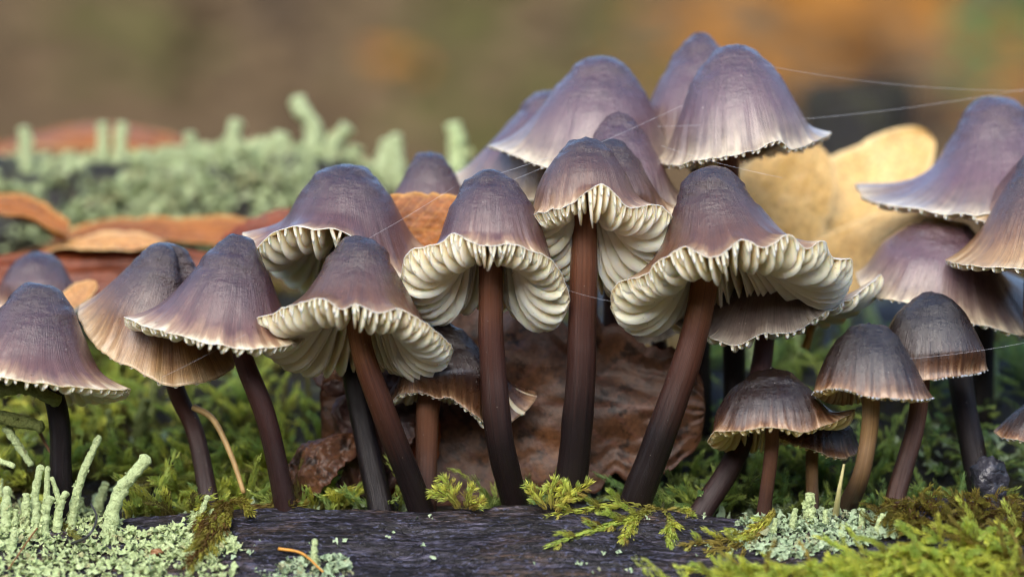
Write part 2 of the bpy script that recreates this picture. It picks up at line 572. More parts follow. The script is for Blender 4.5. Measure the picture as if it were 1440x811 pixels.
# ------------------------------------------------------------------ mushrooms
NTH = 200


def periodic(th, val, q):
    """periodic cubic through (th, val) at q"""
    o = np.argsort(th)
    th, val = np.asarray(th)[o], np.asarray(val)[o]
    T = np.concatenate([th[-2:] - 2 * np.pi, th, th[:2] + 2 * np.pi])
    Vv = np.concatenate([val[-2:], val, val[:2]])
    dT = np.diff(T)
    sl = np.diff(Vv) / np.maximum(dT, 1e-6)
    m = np.zeros(len(T))
    m[1:-1] = (sl[:-1] * dT[1:] + sl[1:] * dT[:-1]) / (dT[:-1] + dT[1:])
    i = np.clip(np.searchsorted(T, q, side='right') - 1, 1, len(T) - 3)
    h = T[i + 1] - T[i]
    f = (q - T[i]) / h
    return ((2 * f ** 3 - 3 * f ** 2 + 1) * Vv[i] + (f ** 3 - 2 * f ** 2 + f) * h * m[i]
            + (-2 * f ** 3 + 3 * f ** 2) * Vv[i + 1] + (f ** 3 - f ** 2) * h * m[i + 1])


def mushroom(label, apex, Y, prof, rim, stem, width, skin='violet', stem_mat='stem_rust', lean=0.0, tip=0.0, gills=56, gill_depth=0.34,
             gill_mat='gill', single_gills=False, seed=0, curl=0.15, ruffle=0.02, flesh=0.045, dew=False, wrinkle=1.0, dent=None):
    r = np.random.default_rng(100 + seed)
    k = (CAM_D + Y) / CAM_D
    A = W(*apex, Y)
    a, b = math.radians(lean), math.radians(tip)
    Ry = np.array([[math.cos(a), 0, math.sin(a)], [0, 1, 0], [-math.sin(a), 0, math.cos(a)]])
    Rx = np.array([[1, 0, 0], [0, math.cos(b), -math.sin(b)], [0, math.sin(b), math.cos(b)]])
    R = Ry @ Rx
    # rim in the cap's own frame
    rp = np.array([R.T @ (W(p[0], p[1], Y + p[2]) - A) for p in rim])
    th_r = np.arctan2(rp[:, 1], rp[:, 0])
    th = np.linspace(-np.pi, np.pi, NTH, endpoint=False)
    rho = periodic(th_r, np.hypot(rp[:, 0], rp[:, 1]), th)
    dep = periodic(th_r, -rp[:, 2], th)
    c, s = np.cos(th), np.sin(th)
    rho = rho + ruffle * 1.2 * fbm(c * 5 + seed, s * 5, 0.5, 3)
    dep = dep + ruffle * 1.6 * fbm(c * 4 - seed, s * 4, 4.5, 3)
    # bell of the cap, then the margin running out to the rim
    prof = [(q[0] * (1 - 0.24 * math.exp(-q[1] / 0.25)), q[1]) for q in prof]
    body = catmull(np.array(prof, float) * k, 26)
    nb = len(body)
    lob = 1 + 0.035 * fbm(c * 1.3 + seed * 3.1, s * 1.3, 8.0, 2)
    BR = body[None, :, 0] * lob[:, None]
    BD = np.broadcast_to(body[None, :, 1], BR.shape)
    t0 = (body[-1] - body[-3])
    t0 /= np.linalg.norm(t0)
    P0 = np.stack([BR[:, -1], BD[:, -1]], -1)
    P1 = np.stack([rho, dep], -1)
    dist = np.linalg.norm(P1 - P0, axis=1)[:, None]
    t1 = np.array([math.cos(curl), -math.sin(curl)])
    ch = (P1 - P0) / (dist + 1e-6)
    t1 = ch * 0.6 + t1 * 0.5
    u = np.linspace(0, 1, 23)[1:][None, :, None]
    H = ((2 * u ** 3 - 3 * u ** 2 + 1) * P0[:, None] + (u ** 3 - 2 * u ** 2 + u) * (dist * t0)[:, None]
         + (-2 * u ** 3 + 3 * u ** 2) * P1[:, None] + (u ** 3 - u ** 2) * (dist * t1)[:, None])
    M = np.concatenate([np.stack([BR, BD], -1), H], 1)          # (NTH, m, 2)
    m = M.shape[1]
    seg = np.linalg.norm(np.diff(M, axis=1), axis=2)
    S = np.concatenate([np.zeros((NTH, 1)), np.cumsum(seg, 1)], 1)
    S /= S[:, -1:]
    # surface relief: soft wrinkles on the crown, faint radial folds towards the rim
    tan = np.gradient(M, axis=1)
    tan /= np.linalg.norm(tan, axis=2, keepdims=True) + 1e-9
    nin = np.stack([-tan[..., 1], tan[..., 0]], -1)
    xw, yw = M[..., 0] * c[:, None], M[..., 0] * s[:, None]
    wr = fbm(xw * 2.6 + seed, yw * 2.6, M[..., 1] * 5.5, 4)
    disp = 0.075 * wrinkle * wr * (1 - sstep(0.15, 0.6, S)) * sstep(0.0, 0.05, S)
    fold = fbm(c[:, None] * 9 + seed, s[:, None] * 9, S * 1.0, 3)
    disp = disp + 0.030 * fold * sstep(0.3, 0.95, S)
    disp = disp + 0.05 * fbm(xw * 0.9 + 3 * seed, yw * 0.9, M[..., 1] * 0.9, 2) * sstep(0, .2, S)
    if dent:
        for (dt, ds, amp, wdt) in dent:
            da = np.angle(np.exp(1j * (th - dt)))[:, None]
            disp = disp + amp * np.exp(-(da * 0.9) ** 2 / wdt ** 2 - ((S - ds) / (wdt * .6)) ** 2)
    Mo = M + nin * disp[..., None]
    # flesh on the underside
    tk = flesh * (1 - 0.8 * sstep(0.55, 1.0, S))
    sub = np.unique(np.concatenate([np.arange(2, m - 1, 3), [m - 1]]))
    Mi = (Mo + nin * tk[..., None])[:, sub]
    Mi[..., 0] = np.maximum(Mi[..., 0], 0.01)

    def loc(Q):
        return np.stack([Q[..., 0] * c[:, None], Q[..., 0] * s[:, None], -Q[..., 1]], -1)
    Vo, Vi = loc(Mo).reshape(-1, 3), loc(Mi).reshape(-1, 3)
    n2 = len(sub)
    Fo = gridf(NTH, m, True)
    Fi = gridf(NTH, n2, True, NTH * m)[:, ::-1]
    i = np.arange(NTH)
    i2 = (i + 1) % NTH
    Fr = np.stack([i * m + m - 1, i2 * m + m - 1, NTH * m + i2 * n2 + n2 - 1, NTH * m + i * n2 + n2 - 1], -1)
    cc, ss = np.broadcast_to(c[:, None], S.shape), np.broadcast_to(s[:, None], S.shape)
    sto = np.stack([cc + seed * 1.7, ss + seed * .9, S], -1).reshape(-1, 3)
    sti = np.stack([cc[:, sub], np.full((NTH, n2), 0.1), S[:, sub]], -1).reshape(-1, 3)
    root = empty("mushroom", W(stem[-1][0], stem[-1][1], Y + (stem[-1][2] if len(stem[-1]) > 2 else 0)))
    bpy.context.view_layer.update()
    tag(root, label, "mushroom", "mushrooms clustered on the log")
    world_v = np.vstack([Vo, Vi]) @ R.T + A - np.array(root.location)
    idx = np.concatenate([np.zeros(len(Fo)), np.ones(len(Fi)), np.ones(len(Fr))])
    cap = build("cap", world_v, [np.vstack([Fo, Fi, Fr])], [MAT[skin], MAT[gill_mat]], None, np.vstack([sto, sti]), True, idx)
    cap.parent = root
    # gills: one blade each
    off = A - np.array(root.location)
    J = Joined()
    nr = 4
    ng = gills
    for g in range(ng):
        tg = (g + r.uniform(-.22, .22)) / ng * NTH
        col = int(tg) % NTH
        ang = th[col]
        short = g % 2 == 1
        s0 = 0.60 if short else 0.30
        js = np.where(S[col] >= s0)[0]
        js = js[np.unique(((1 - (1 - np.linspace(0, 1, 15 if not short else 11)) ** 1.5) * (len(js) - 1)).round().astype(int))]
        sv = S[col][js]
        Q = Mo[col][js]
        nn = nin[col][js]
        wmax = gill_depth * k * (0.66 if short else 1.0) * r.uniform(0.93, 1.06)
        w = wmax * sstep(s0 - 0.02, s0 + 0.28, sv)
        e = np.clip((sv - 0.83) / 0.17, 0, 1)
        w = w * np.sqrt(np.clip(1 - 0.88 * e ** 2.2, 0.02, 1))
        w = np.minimum(w, np.maximum(Q[:, 0] - 0.12, 0.02) / np.maximum(-nn[:, 0], 0.12))
        leanv = r.normal() * 0.09
        wav = 0.02 * np.sin(sv * r.uniform(8, 16) + r.uniform(0, 6))
        cols = []
        sts = []
        for side, fs in ((1, np.linspace(0, 1, nr + 1)), (-1, np.linspace(1, 0, nr + 1))):
            for f in fs:
                half = side * (0.008 + 0.017 * math.sqrt(max(0.0, 1 - f ** 3))) * k * (1.0 if not short else 0.9)
                tt = half + leanv * w * f + wav * f
                inset = 0.010 + 0.030 * (1 - sstep(0.6, 0.97, sv))
                ro = Q[:, 0] + nn[:, 0] * (w * f + inset)
                dd = Q[:, 1] + nn[:, 1] * (w * f + inset)
                cols.append(np.stack([ro * math.cos(ang) - tt * math.sin(ang), ro * math.sin(ang) + tt * math.cos(ang), -dd], -1))
                sts.append(np.stack([np.full(len(sv), r.random() * 0 + g * .37 % 1), 0.25 + 0.6 * f * np.ones(len(sv)) * (0.55 + 0.45 * sv), sv], -1))
        GV = np.stack(cols, 1)
        GS = np.stack(sts, 1).reshape(-1, 3)
        nj, nc = GV.shape[0], GV.shape[1]
        GF = gridf(nj, nc)
        endf = [np.array([list(range((nj - 1) * nc, nj * nc))]), np.array([list(range(nc))[::-1]])]
        GVw = GV.reshape(-1, 3) @ R.T + off
        if single_gills:
            o = build("gill", GVw, [GF] + endf, MAT[gill_mat], None, GS)
            o.parent = cap
        else:
            J.add(GVw, [GF] + endf, GS)
    if not single_gills and ng:
        o = J.build("gills", MAT[gill_mat])
        o.parent = cap
        o["kind"] = "stuff"
    # stem
    pts = [W(p[0], p[1], Y + (p[2] if len(p) > 2 else 0)) for p in stem]
    topv = A + R @ np.array([0, 0, -1.0]) * prof[-1][1] * k * 0.35
    base = pts[-1].copy()
    hb = float(height(base[0], base[1]))
    pts[-1][2] = min(pts[-1][2], hb + 0.02)
    pts.append(np.array([pts[-1][0] + (pts[-1][0] - pts[-2][0]) * .05, pts[-1][1], min(hb, pts[-1][2]) - 0.35]))
    P = catmull([topv] + pts, 46)
    w0, w1 = width[0] / 216 * k, width[1] / 216 * k
    tt = np.linspace(0, 1, len(P))
    RR = w0 + (w1 - w0) * tt ** 1.3
    RR = RR * (1 + 0.05 * fbm(tt * 7 + seed * 2.3, 0.3, 0.7, 2))
    SV, SF, SS = tube(P, RR, 22, 0.10, seed, 1.6)
    SS = SS + np.array([seed * 1.3, 0, 0])
    o = build("stem", SV - np.array(root.location), SF, MAT[stem_mat], None, SS)
    o.parent = root
    if dew:
        J = Joined()
        for q in range(dew):
            col = int(r.integers(0, NTH))
            if s[col] > 0.2:
                continue
            p = np.array([Mo[col, -1, 0] * c[col], Mo[col, -1, 0] * s[col], -Mo[col, -1, 1] - 0.012])
            rad = r.uniform(0.010, 0.022)
            ph = np.linspace(0.05, np.pi - .05, 5)
            al = np.linspace(0, 2 * np.pi, 7, endpoint=False)
            sp = np.stack([np.outer(np.cos(al), np.sin(ph)), np.outer(np.sin(al), np.sin(ph)), np.outer(np.ones(7), np.cos(ph))], -1).reshape(-1, 3)
            J.add((sp * rad + p) @ R.T + off, [gridf(7, 5, True)])
        o = J.build("dew", MAT['water'])
        o.parent = cap
        o["kind"] = "stuff"
    return root


m = NT("dew_water")
MAT['water'] = m.done(Base_Color=(0.9, 0.95, 1.0), Roughness=0.03, Transmission_Weight=0.85, IOR=1.33)

BELL = [(0, 0), (.2, .03), (.38, .18), (.56, .5), (.72, .82)]
SPECS = [
    dict(label="violet bell cap with pale frilled rim on a blackish stem beside green lichen stalks", apex=(58, 401), Y=0.3, lean=8,
         prof=[(0, 0), (.24, .03), (.42, .17), (.62, .5), (.86, .9)], rim=[(-105, 500, 0), (-45, 520, -.9), (20, 531, -1.3), (70, 540, -1.35), (120, 547, -1.1), (182, 548, -.3), (160, 560, .6), (90, 562, 1.2), (0, 540, 1.3)],
         stem=[(70, 535), (84, 600), (86, 695)], width=(30, 36), skin='violet', stem_mat='stem_black', gills=58, gill_depth=.2),
    dict(label="tilted violet-brown cap with crumpled crown and torn tan rim tucked behind a neighbour's edge", apex=(240, 346), Y=0.9, lean=13, tip=12,
         prof=[(0, 0), (.22, .03), (.38, .15), (.56, .45), (.78, .8)], rim=[(110, 436, 0), (140, 492, -.6), (190, 518, -.95), (235, 541, -1.05), (278, 538, -.95), (315, 525, -.6), (336, 500, -.1), (310, 470, .6), (230, 440, 1.1), (150, 425, .7)],
         stem=[(243, 528), (275, 610), (297, 696, -.5)], width=(26, 30), skin='tan', stem_mat='stem_red', gills=40, gill_depth=.15, ruffle=.05, curl=-.5,
         dent=[(-0.6, .25, .16, .35), (-.2, .33, -.06, .2)]),
    dict(label="smooth conical violet cap with a straight toothed cream rim, on a slanting red-brown stem", apex=(337, 332), Y=0.0, lean=9,
         prof=[(0, 0), (.2, .03), (.37, .2), (.56, .55), (.76, .9)], rim=[(174, 447, -.1), (205, 461, -.7), (250, 470, -1.1), (300, 481, -1.25), (345, 489, -1.25), (390, 488, -1.0), (425, 478, -.4), (434, 468, .2), (400, 480, .8), (330, 495, 1.2), (260, 492, 1.0), (200, 475, .5)],
         stem=[(338, 485), (375, 590), (402, 702, .1)], width=(29, 34), skin='violet', stem_mat='stem_red', gills=72, gill_depth=.24, single_gills=True),
    dict(label="broad umbrella cap with wavy upturned cream gills, golden-brown stem, below a wider bell cap", apex=(508, 333), Y=-0.3, lean=2, tip=-4,
         prof=[(0, 0), (.22, .03), (.4, .2), (.56, .48), (.7, .74)], rim=[(350, 455, -.2), (385, 441, -.7), (425, 428, -1.1), (455, 423, -1.25), (480, 437, -1.25), (508, 430, -1.3), (535, 440, -1.25), (562, 434, -1.15), (600, 455, -.9), (628, 478, -.5), (638, 496, -.05), (612, 521, .45), (570, 510, .9), (510, 500, 1.2), (440, 508, 1.1), (385, 494, .6)],
         stem=[(505, 470), (540, 580, .1), (594, 722, .5)], width=(34, 42), skin='brown', stem_mat='stem_gold', gills=88, gill_depth=.40, single_gills=True, curl=.5, ruffle=.045),
    dict(label="wide bell cap with a torn window showing hanging gills, behind the umbrella cap", apex=(483, 230), Y=1.2,
         prof=[(0, 0), (.25, .02), (.48, .13), (.64, .40), (.78, .68)], rim=[(342, 328, 0), (360, 353, -.8), (383, 331, -1.1), (412, 321, -1.3), (450, 325, -1.4), (475, 322, -1.4), (497, 333, -1.4), (540, 378, -1.2), (580, 386, -.7), (603, 352, .0), (570, 370, .7), (480, 395, 1.3), (400, 388, 1.0), (360, 352, .5)],
         stem=[(478, 400, -.1), (505, 570, -.4), (537, 722, -.8)], width=(28, 40), skin='violet', stem_mat='stem_black', gills=66, gill_depth=.44, single_gills=True, curl=.1),
    dict(label="dark rounded bell cap flared into a cream gill skirt, above the spotted brown leaf", apex=(690, 241), Y=0.0, tip=-3,
         prof=[(0, 0), (.2, .02), (.4, .17), (.58, .46), (.69, .76), (.73, .88)], rim=[(562, 388, -.25), (575, 352, -.6), (610, 347, -.85), (640, 329, -.95), (665, 343, -1.0), (690, 346, -1.05), (715, 344, -1.0), (740, 352, -.9), (775, 368, -.65), (797, 400, -.3), (801, 428, .0), (788, 450, .35), (750, 438, .7), (690, 418, 1.0), (630, 425, .75), (594, 440, .4), (568, 415, 0.05)],
         stem=[(690, 385), (692, 500), (703, 620), (728, 725, .4)], width=(35, 46), skin='violet', stem_mat='stem_rust', gills=84, gill_depth=.46, single_gills=True, curl=.5, ruffle=.045),
    dict(label="tall brown bell cap with an arched opening of thick cream gills, straight stem", apex=(824, 192), Y=0.2, tip=-3,
         prof=[(0, 0), (.22, .03), (.42, .2), (.58, .5), (.67, .72)], rim=[(743, 312, -.25), (770, 298, -.65), (800, 291, -.85), (830, 268, -1.0), (848, 261, -1.0), (865, 272, -.95), (885, 290, -.85), (925, 287, -.55), (949, 315, -.2), (946, 350, .1), (915, 380, .4), (870, 400, .8), (830, 385, 1.0), (795, 390, .6), (765, 365, .25), (747, 340, 0)],
         stem=[(822, 300), (820, 420), (815, 560), (800, 705, .2)], width=(37, 54), skin='brown', stem_mat='stem_rust', gills=70, gill_depth=.52, single_gills=True, curl=.45, ruffle=.04),
    dict(label="largest flared brown cap, wavy cream gills sweeping wide, on a long leaning rusty stem", apex=(993, 236), Y=0.1, lean=-10, tip=-3,
         prof=[(0, 0), (.25, .02), (.44, .2), (.6, .55), (.76, .84)], rim=[(857, 430, 0), (872, 398, -.5), (905, 385, -.9), (935, 360, -1.2), (965, 348, -1.35), (1000, 360, -1.45), (1020, 352, -1.45), (1045, 336, -1.45), (1072, 349, -1.4), (1112, 333, -1.25), (1132, 347, -1.1), (1158, 339, -.9), (1172, 360, -.65), (1198, 368, -.1), (1185, 405, .5), (1140, 432, 1.0), (1080, 452, 1.3), (1010, 445, 1.3), (930, 430, .9), (880, 452, .4)],
         stem=[(990, 400), (968, 500), (930, 610), (890, 710, .2)], width=(41, 50), skin='brown', stem_mat='stem_gold', gills=100, gill_depth=.48, single_gills=True, curl=.5, ruffle=.05),
    dict(label="ragged grey-brown upturned cap squeezed beneath the largest flared cap", apex=(1085, 372), Y=1.3,
         prof=[(0, 0), (.3, .04), (.6, .2), (.82, .4)], rim=[(928, 425, -.1), (945, 452, -.6), (985, 468, -1.0), (1030, 484, -1.2), (1075, 472, -1.25), (1110, 470, -1.2), (1150, 446, -1.0), (1175, 432, -.85), (1205, 412, -.6), (1239, 388, 0), (1200, 432, .7), (1100, 470, 1.2), (1000, 472, 1.0)],
         stem=[(1075, 480), (1065, 540, -.2), (1035, 640, -.7), (983, 718, -1.0)], width=(28, 36), skin='grey', stem_mat='stem_red', gills=60, gill_depth=.2, curl=.7, ruffle=.07),
    dict(label="dark low cap with drooping frayed edge, sheltered under the umbrella cap before the brown leaf", apex=(618, 451), Y=0.55, lean=-8,
         prof=[(0, 0), (.2, .03), (.4, .2), (.55, .45), (.68, .68)], rim=[(532, 562, 0), (552, 560, -.3), (580, 552, -.52), (610, 560, -.6), (640, 565, -.6), (668, 585, -.5), (690, 601, -.3), (720, 590, .0), (750, 558, .2), (700, 560, .55), (620, 565, .6), (560, 565, .35)],
         stem=[(603, 565), (600, 640), (598, 706, -.1)], width=(34, 34), skin='wet', stem_mat='stem_brown', gills=50, gill_depth=.14, ruffle=.06, curl=.2),
    dict(label="low glossy dark cap with notched edge and tan gills on a thin brown stem", apex=(1085, 515), Y=0.0,
         prof=[(0, 0), (.2, .03), (.42, .14), (.64, .38), (.78, .6)], rim=[(993, 614, -.1), (1005, 607, -.5), (1045, 605, -.8), (1085, 600, -.9), (1130, 607, -.8), (1165, 597, -.5), (1204, 575, 0), (1150, 600, .7), (1085, 630, .9), (1035, 632, .75), (1000, 625, .35)],
         stem=[(1086, 600), (1083, 650), (1073, 712, .1)], width=(20, 23), skin='wet', stem_mat='stem_brown', gills=50, gill_depth=.22, gill_mat='gill_tan', single_gills=True, ruffle=.03, curl=-.2),
    dict(label="small dark cap half hidden beneath the glossy notched cap, on a straight tan stem", apex=(1150, 566), Y=0.8,
         prof=[(0, 0), (.2, .05), (.4, .18), (.5, .33)], rim=[(1080, 605, 0), (1110, 621, -.5), (1145, 633, -.65), (1180, 643, -.6), (1209, 635, -.2), (1200, 625, .4), (1150, 625, .6), (1100, 610, .4)],
         stem=[(1142, 638), (1143, 705, -.6)], width=(18, 20), skin='wet', stem_mat='stem_tan', gills=40, gill_depth=.12, gill_mat='gill_tan', curl=-.3),
    dict(label="wet dark egg-shaped cap with striped rim and dew, on a curved yellow-tan stem", apex=(1222, 453), Y=-0.4,
         prof=[(0, 0), (.22, .03), (.42, .18), (.62, .48), (.75, .8)], rim=[(1142, 552, -.1), (1158, 547, -.45), (1185, 546, -.65), (1215, 556, -.8), (1250, 560, -.8), (1290, 562, -.6), (1312, 559, -.1), (1300, 558, .4), (1240, 562, .75), (1190, 568, .65), (1155, 563, .3)],
         stem=[(1225, 556), (1222, 610), (1210, 670), (1190, 714, .5)], width=(25, 30), skin='wet', stem_mat='stem_tan', gills=48, gill_depth=.2, gill_mat='gill_tan', single_gills=True, curl=-.6, ruffle=.012, dew=120),
    dict(label="wet dark egg-shaped cap tucked behind its dewy twin, on a warm brown stem", apex=(1310, 409), Y=0.35,
         prof=[(0, 0), (.22, .03), (.42, .18), (.6, .46), (.72, .8)], rim=[(1233, 518, 0), (1250, 530, -.5), (1290, 533, -.75), (1330, 530, -.75), (1365, 526, -.45), (1387, 520, 0), (1370, 520, .5), (1310, 525, .75), (1250, 525, .5)],
         stem=[(1296, 530), (1287, 600), (1258, 702, -.3)], width=(26, 31), skin='wet', stem_mat='stem_brown', gills=48, gill_depth=.12, gill_mat='gill_tan', curl=-.7, ruffle=.012, dew=120),
    dict(label="broad sloping grey-violet cap above the egg-shaped caps, on a thick blackish stem", apex=(1335, 307), Y=2.2, lean=12, tip=8,
         prof=[(0, 0), (.3, .04), (.6, .22), (.85, .5)], rim=[(1202, 385, -.1), (1225, 415, -.7), (1280, 425, -1.1), (1340, 445, -1.3), (1400, 462, -1.2), (1450, 474, -.8), (1495, 450, 0), (1450, 400, .9), (1340, 370, 1.3), (1240, 375, .8)],
         stem=[(1345, 440), (1352, 545, -.8), (1384, 662, -1.8)], width=(34, 38), skin='pale', stem_mat='stem_black', gills=50, gill_depth=.16, curl=-.3),
    dict(label="brown-violet cap with crisp pale toothed rim overhanging the broad sloping cap", apex=(1480, 195), Y=1.2,
         prof=[(0, 0), (.25, .03), (.45, .25), (.72, .75), (.95, 1.15)], rim=[(1332, 366, -.2), (1360, 373, -.8), (1410, 375, -1.2), (1470, 377, -1.35), (1530, 374, -1.1), (1610, 366, -.2), (1560, 370, .9), (1470, 372, 1.3), (1380, 370, .9)],
         stem=[(1455, 380), (1458, 520), (1462, 660, -.6)], width=(30, 34), skin='tan', stem_mat='stem_brown', gills=60, gill_depth=.2),
    dict(label="big blue-violet cap with wide flaring hem and humped crown, beside a yellow leaf", apex=(1402, 136), Y=3.2,
         prof=[(0, 0), (.3, .03), (.5, .2), (.62, .5), (.82, .85)], rim=[(1202, 262, 0), (1230, 283, -.8), (1285, 292, -1.4), (1345, 300, -1.7), (1410, 300, -1.8), (1500, 295, -1.3), (1600, 270, 0), (1500, 280, 1.3), (1400, 285, 1.7), (1280, 280, 1.2)],
         stem=[(1395, 300), (1385, 420), (1380, 520)], width=(32, 36), skin='pale', stem_mat='stem_rust', gills=60, gill_depth=.16, ruffle=.05, curl=.3),
    dict(label="plain brown-violet cap wedged between the flaring hem and the toothed-rim cap", apex=(1500, 185), Y=2.2,
         prof=[(0, 0), (.25, .03), (.5, .2), (.85, .55)], rim=[(1349, 298, -.2), (1380, 311, -.9), (1450, 320, -1.3), (1540, 318, -1.1), (1630, 300, 0), (1490, 300, 1.3), (1400, 300, .9)],
         stem=[(1500, 320), (1505, 450), (1505, 560)], width=(30, 34), skin='brown', stem_mat='stem_rust', gills=50, gill_depth=.14),
    dict(label="little brown cap close to the mossy ground beside the thick blackish stem", apex=(1464, 560), Y=0.6,
         prof=[(0, 0), (.2, .03), (.38, .14), (.5, .28)], rim=[(1398, 607, 0), (1420, 618, -.45), (1460, 623, -.6), (1500, 618, -.45), (1528, 605, 0), (1460, 610, .6)],
         stem=[(1462, 620), (1464, 660), (1464, 700)], width=(18, 20), skin='wet', stem_mat='stem_brown', gills=40, gill_depth=.12, curl=-.5),
    dict(label="pale violet cone cap with a thin light hem, high in the rear cluster", apex=(848, 79), Y=2.6,
         prof=[(0, 0), (.25, .03), (.45, .2), (.65, .5), (.82, .8)], rim=[(687, 206, -.1), (715, 214, -.7), (770, 234, -1.2), (830, 245, -1.35), (900, 245, -1.1), (955, 228, -.2), (930, 235, .8), (830, 235, 1.3), (740, 215, .9)],
         stem=[(830, 240), (825, 400), (825, 540)], width=(32, 36), skin='pale', stem_mat='stem_rust', gills=50, gill_depth=.1, lean=5),
    dict(label="soft violet cap sloping down behind the light-hemmed cone cap", apex=(778, 126), Y=3.7,
         prof=[(0, 0), (.25, .04), (.5, .25), (.75, .6)], rim=[(632, 248, 0), (660, 270, -.7), (740, 282, -1.2), (830, 280, -1.0), (895, 250, 0), (840, 260, .9), (700, 260, .9)],
         stem=[(765, 280), (765, 400), (765, 520)], width=(30, 34), skin='pale', stem_mat='stem_rust', gills=40, gill_depth=.1),
    dict(label="violet cap rising just behind the tall brown bell cap's shoulder", apex=(868, 156), Y=1.8,
         prof=[(0, 0), (.18, .03), (.35, .18), (.55, .55), (.7, .85)], rim=[(775, 290, 0), (800, 300, -.6), (860, 310, -1.0), (930, 305, -.8), (970, 282, 0), (930, 290, .7), (850, 295, .9)],
         stem=[(865, 310), (862, 440), (860, 580)], width=(30, 34), skin='pale', stem_mat='stem_rust', gills=40, gill_depth=.1),
    dict(label="brown cap pressed against the back of the tall brown bell cap", apex=(858, 197), Y=.95,
         prof=[(0, 0), (.2, .04), (.36, .2), (.5, .45), (.65, .7)], rim=[(775, 300, 0), (820, 318, -.5), (880, 325, -.6), (930, 315, -.4), (952, 292, 0), (920, 300, .6), (850, 305, .8)],
         stem=[(862, 315, .3), (862, 450, .9), (862, 620, 1.2)], width=(28, 32), skin='brown', stem_mat='stem_rust', gills=30, gill_depth=.08),
    dict(label="tallest rear cap, pale violet thimble with a ridged cream-edged hem flicked out at one side", apex=(1030, 65), Y=1.9, lean=-5,
         prof=[(0, 0), (.25, .03), (.45, .17), (.66, .5), (.85, .95), (.93, 1.15)], rim=[(923, 226, -.1), (945, 232, -.5), (980, 226, -.95), (1020, 217, -1.15), (1060, 212, -1.2), (1095, 200, -1.1), (1112, 210, -.95), (1135, 204, -.7), (1168, 190, 0), (1140, 206, .6), (1060, 222, 1.1), (980, 234, .9)],
         stem=[(1025, 225), (1030, 380), (1035, 560)], width=(32, 36), skin='pale', stem_mat='stem_rust', gills=66, gill_depth=.16, ruffle=.04),
    dict(label="narrow pointed violet cap peeking from behind the tallest rear cap", apex=(985, 47), Y=3.2,
         prof=[(0, 0), (.15, .03), (.35, .2), (.6, .65), (.8, 1.05)], rim=[(888, 205, 0), (950, 225, -1.0), (1050, 225, -1.0), (1110, 190, 0), (1000, 210, 1.0)],
         stem=[(985, 225), (985, 380), (985, 520)], width=(30, 34), skin='pale', stem_mat='stem_rust', gills=30, gill_depth=.1),
    dict(label="small dark violet cap rising behind the upright orange leaf", apex=(605, 212), Y=2.75,
         prof=[(0, 0), (.18, .03), (.32, .18), (.45, .45), (.55, .65)], rim=[(530, 305, 0), (570, 315, -.5), (620, 318, -.65), (665, 310, -.3), (682, 300, .1), (610, 308, .65)],
         stem=[(605, 315), (605, 430), (605, 560)], width=(26, 30), skin='violet', stem_mat='stem_rust', gills=30, gill_depth=.1),
    dict(label="blurred rounded violet cap in front of the red-brown fallen leaves", apex=(52, 355), Y=3.4,
         prof=[(0, 0), (.25, .04), (.42, .2), (.52, .4)], rim=[(-12, 425, 0), (20, 442, -.6), (60, 447, -.7), (110, 435, -.3), (124, 425, 0), (60, 430, .6)],
         stem=[(56, 440), (56, 500), (56, 560)], width=(24, 28), skin='violet', stem_mat='stem_black', gills=30, gill_depth=.1),
    dict(label="faint greyish cap seen through the gap between the arched cap and the largest flared cap", apex=(905, 395), Y=2.4,
         prof=[(0, 0), (.2, .04), (.35, .2), (.45, .45)], rim=[(848, 455, 0), (875, 488, -.4), (915, 484, -.5), (955, 462, 0), (910, 465, .5)],
         stem=[(926, 480), (928, 520), (928, 570)], width=(24, 28), skin='grey', stem_mat='stem_red', gills=30, gill_depth=.1),
]
for i, sp in enumerate(SPECS):
    mushroom(seed=i + 1, **sp)
#MORE
# ------------------------------------------------------------------ fallen leaves
def leaf_material(name, top, dark, edge, vein=0.35, rough=0.42, spots=0.6):
    m = NT(name)
    st = m.st()
    u, v, rim = m.xyz(st)
    pos = m.pos()
    n1 = m.noise(pos, 1.3, 5, 0.6)
    c = m.mix(m.ramp(n1, [(0.35, 0.0), (0.65, 1.0)]), dark, top)
    side = m.math('ABSOLUTE', v)
    wave = m.math('SINE', m.math('MULTIPLY', m.math('SUBTRACT', u, m.math('MULTIPLY', side, 0.22)), 70.0))
    ve = m.ramp(m.math('MULTIPLY', m.math('ADD', wave, 1.0), 0.5), [(0.90, 0.0), (1.0, 1.0)])
    mid = m.ramp(side, [(0.02, 1.0), (0.05, 0.0)])
    vv = m.math('MAXIMUM', ve, mid)
    c = m.mix(m.math('MULTIPLY', vv, vein), c, edge)
    sp = m.ramp(m.noise(pos, 4.0, 5, 0.7), [(0.53, 0.0), (0.62, 1.0)])
    c = m.mix(m.math('MULTIPLY', sp, spots), c, tuple(x * 0.16 for x in dark))
    c = m.mix(m.ramp(rim, [(0.86, 0.0), (0.97, 0.8)]), c, edge)
    c = m.mix(1.0, c, m.ramp(m.noise(pos, 14.0, 4), [(0.3, 0.65), (0.7, 1.25)]), 'MULTIPLY')
    b = m.bump(vv, -0.8, 0.05)
    b = m.bump(m.noise(pos, 11.0, 5, 0.65), 0.6, 0.03, b)
    return m.done(Base_Color=c, Roughness=rough, Normal=b, Specular_IOR_Level=0.28, Coat_Weight=0.05, Coat_Roughness=0.3, Subsurface_Weight=0.1, Subsurface_Radius=(0.2, 0.08, 0.03), Subsurface_Scale=0.5)


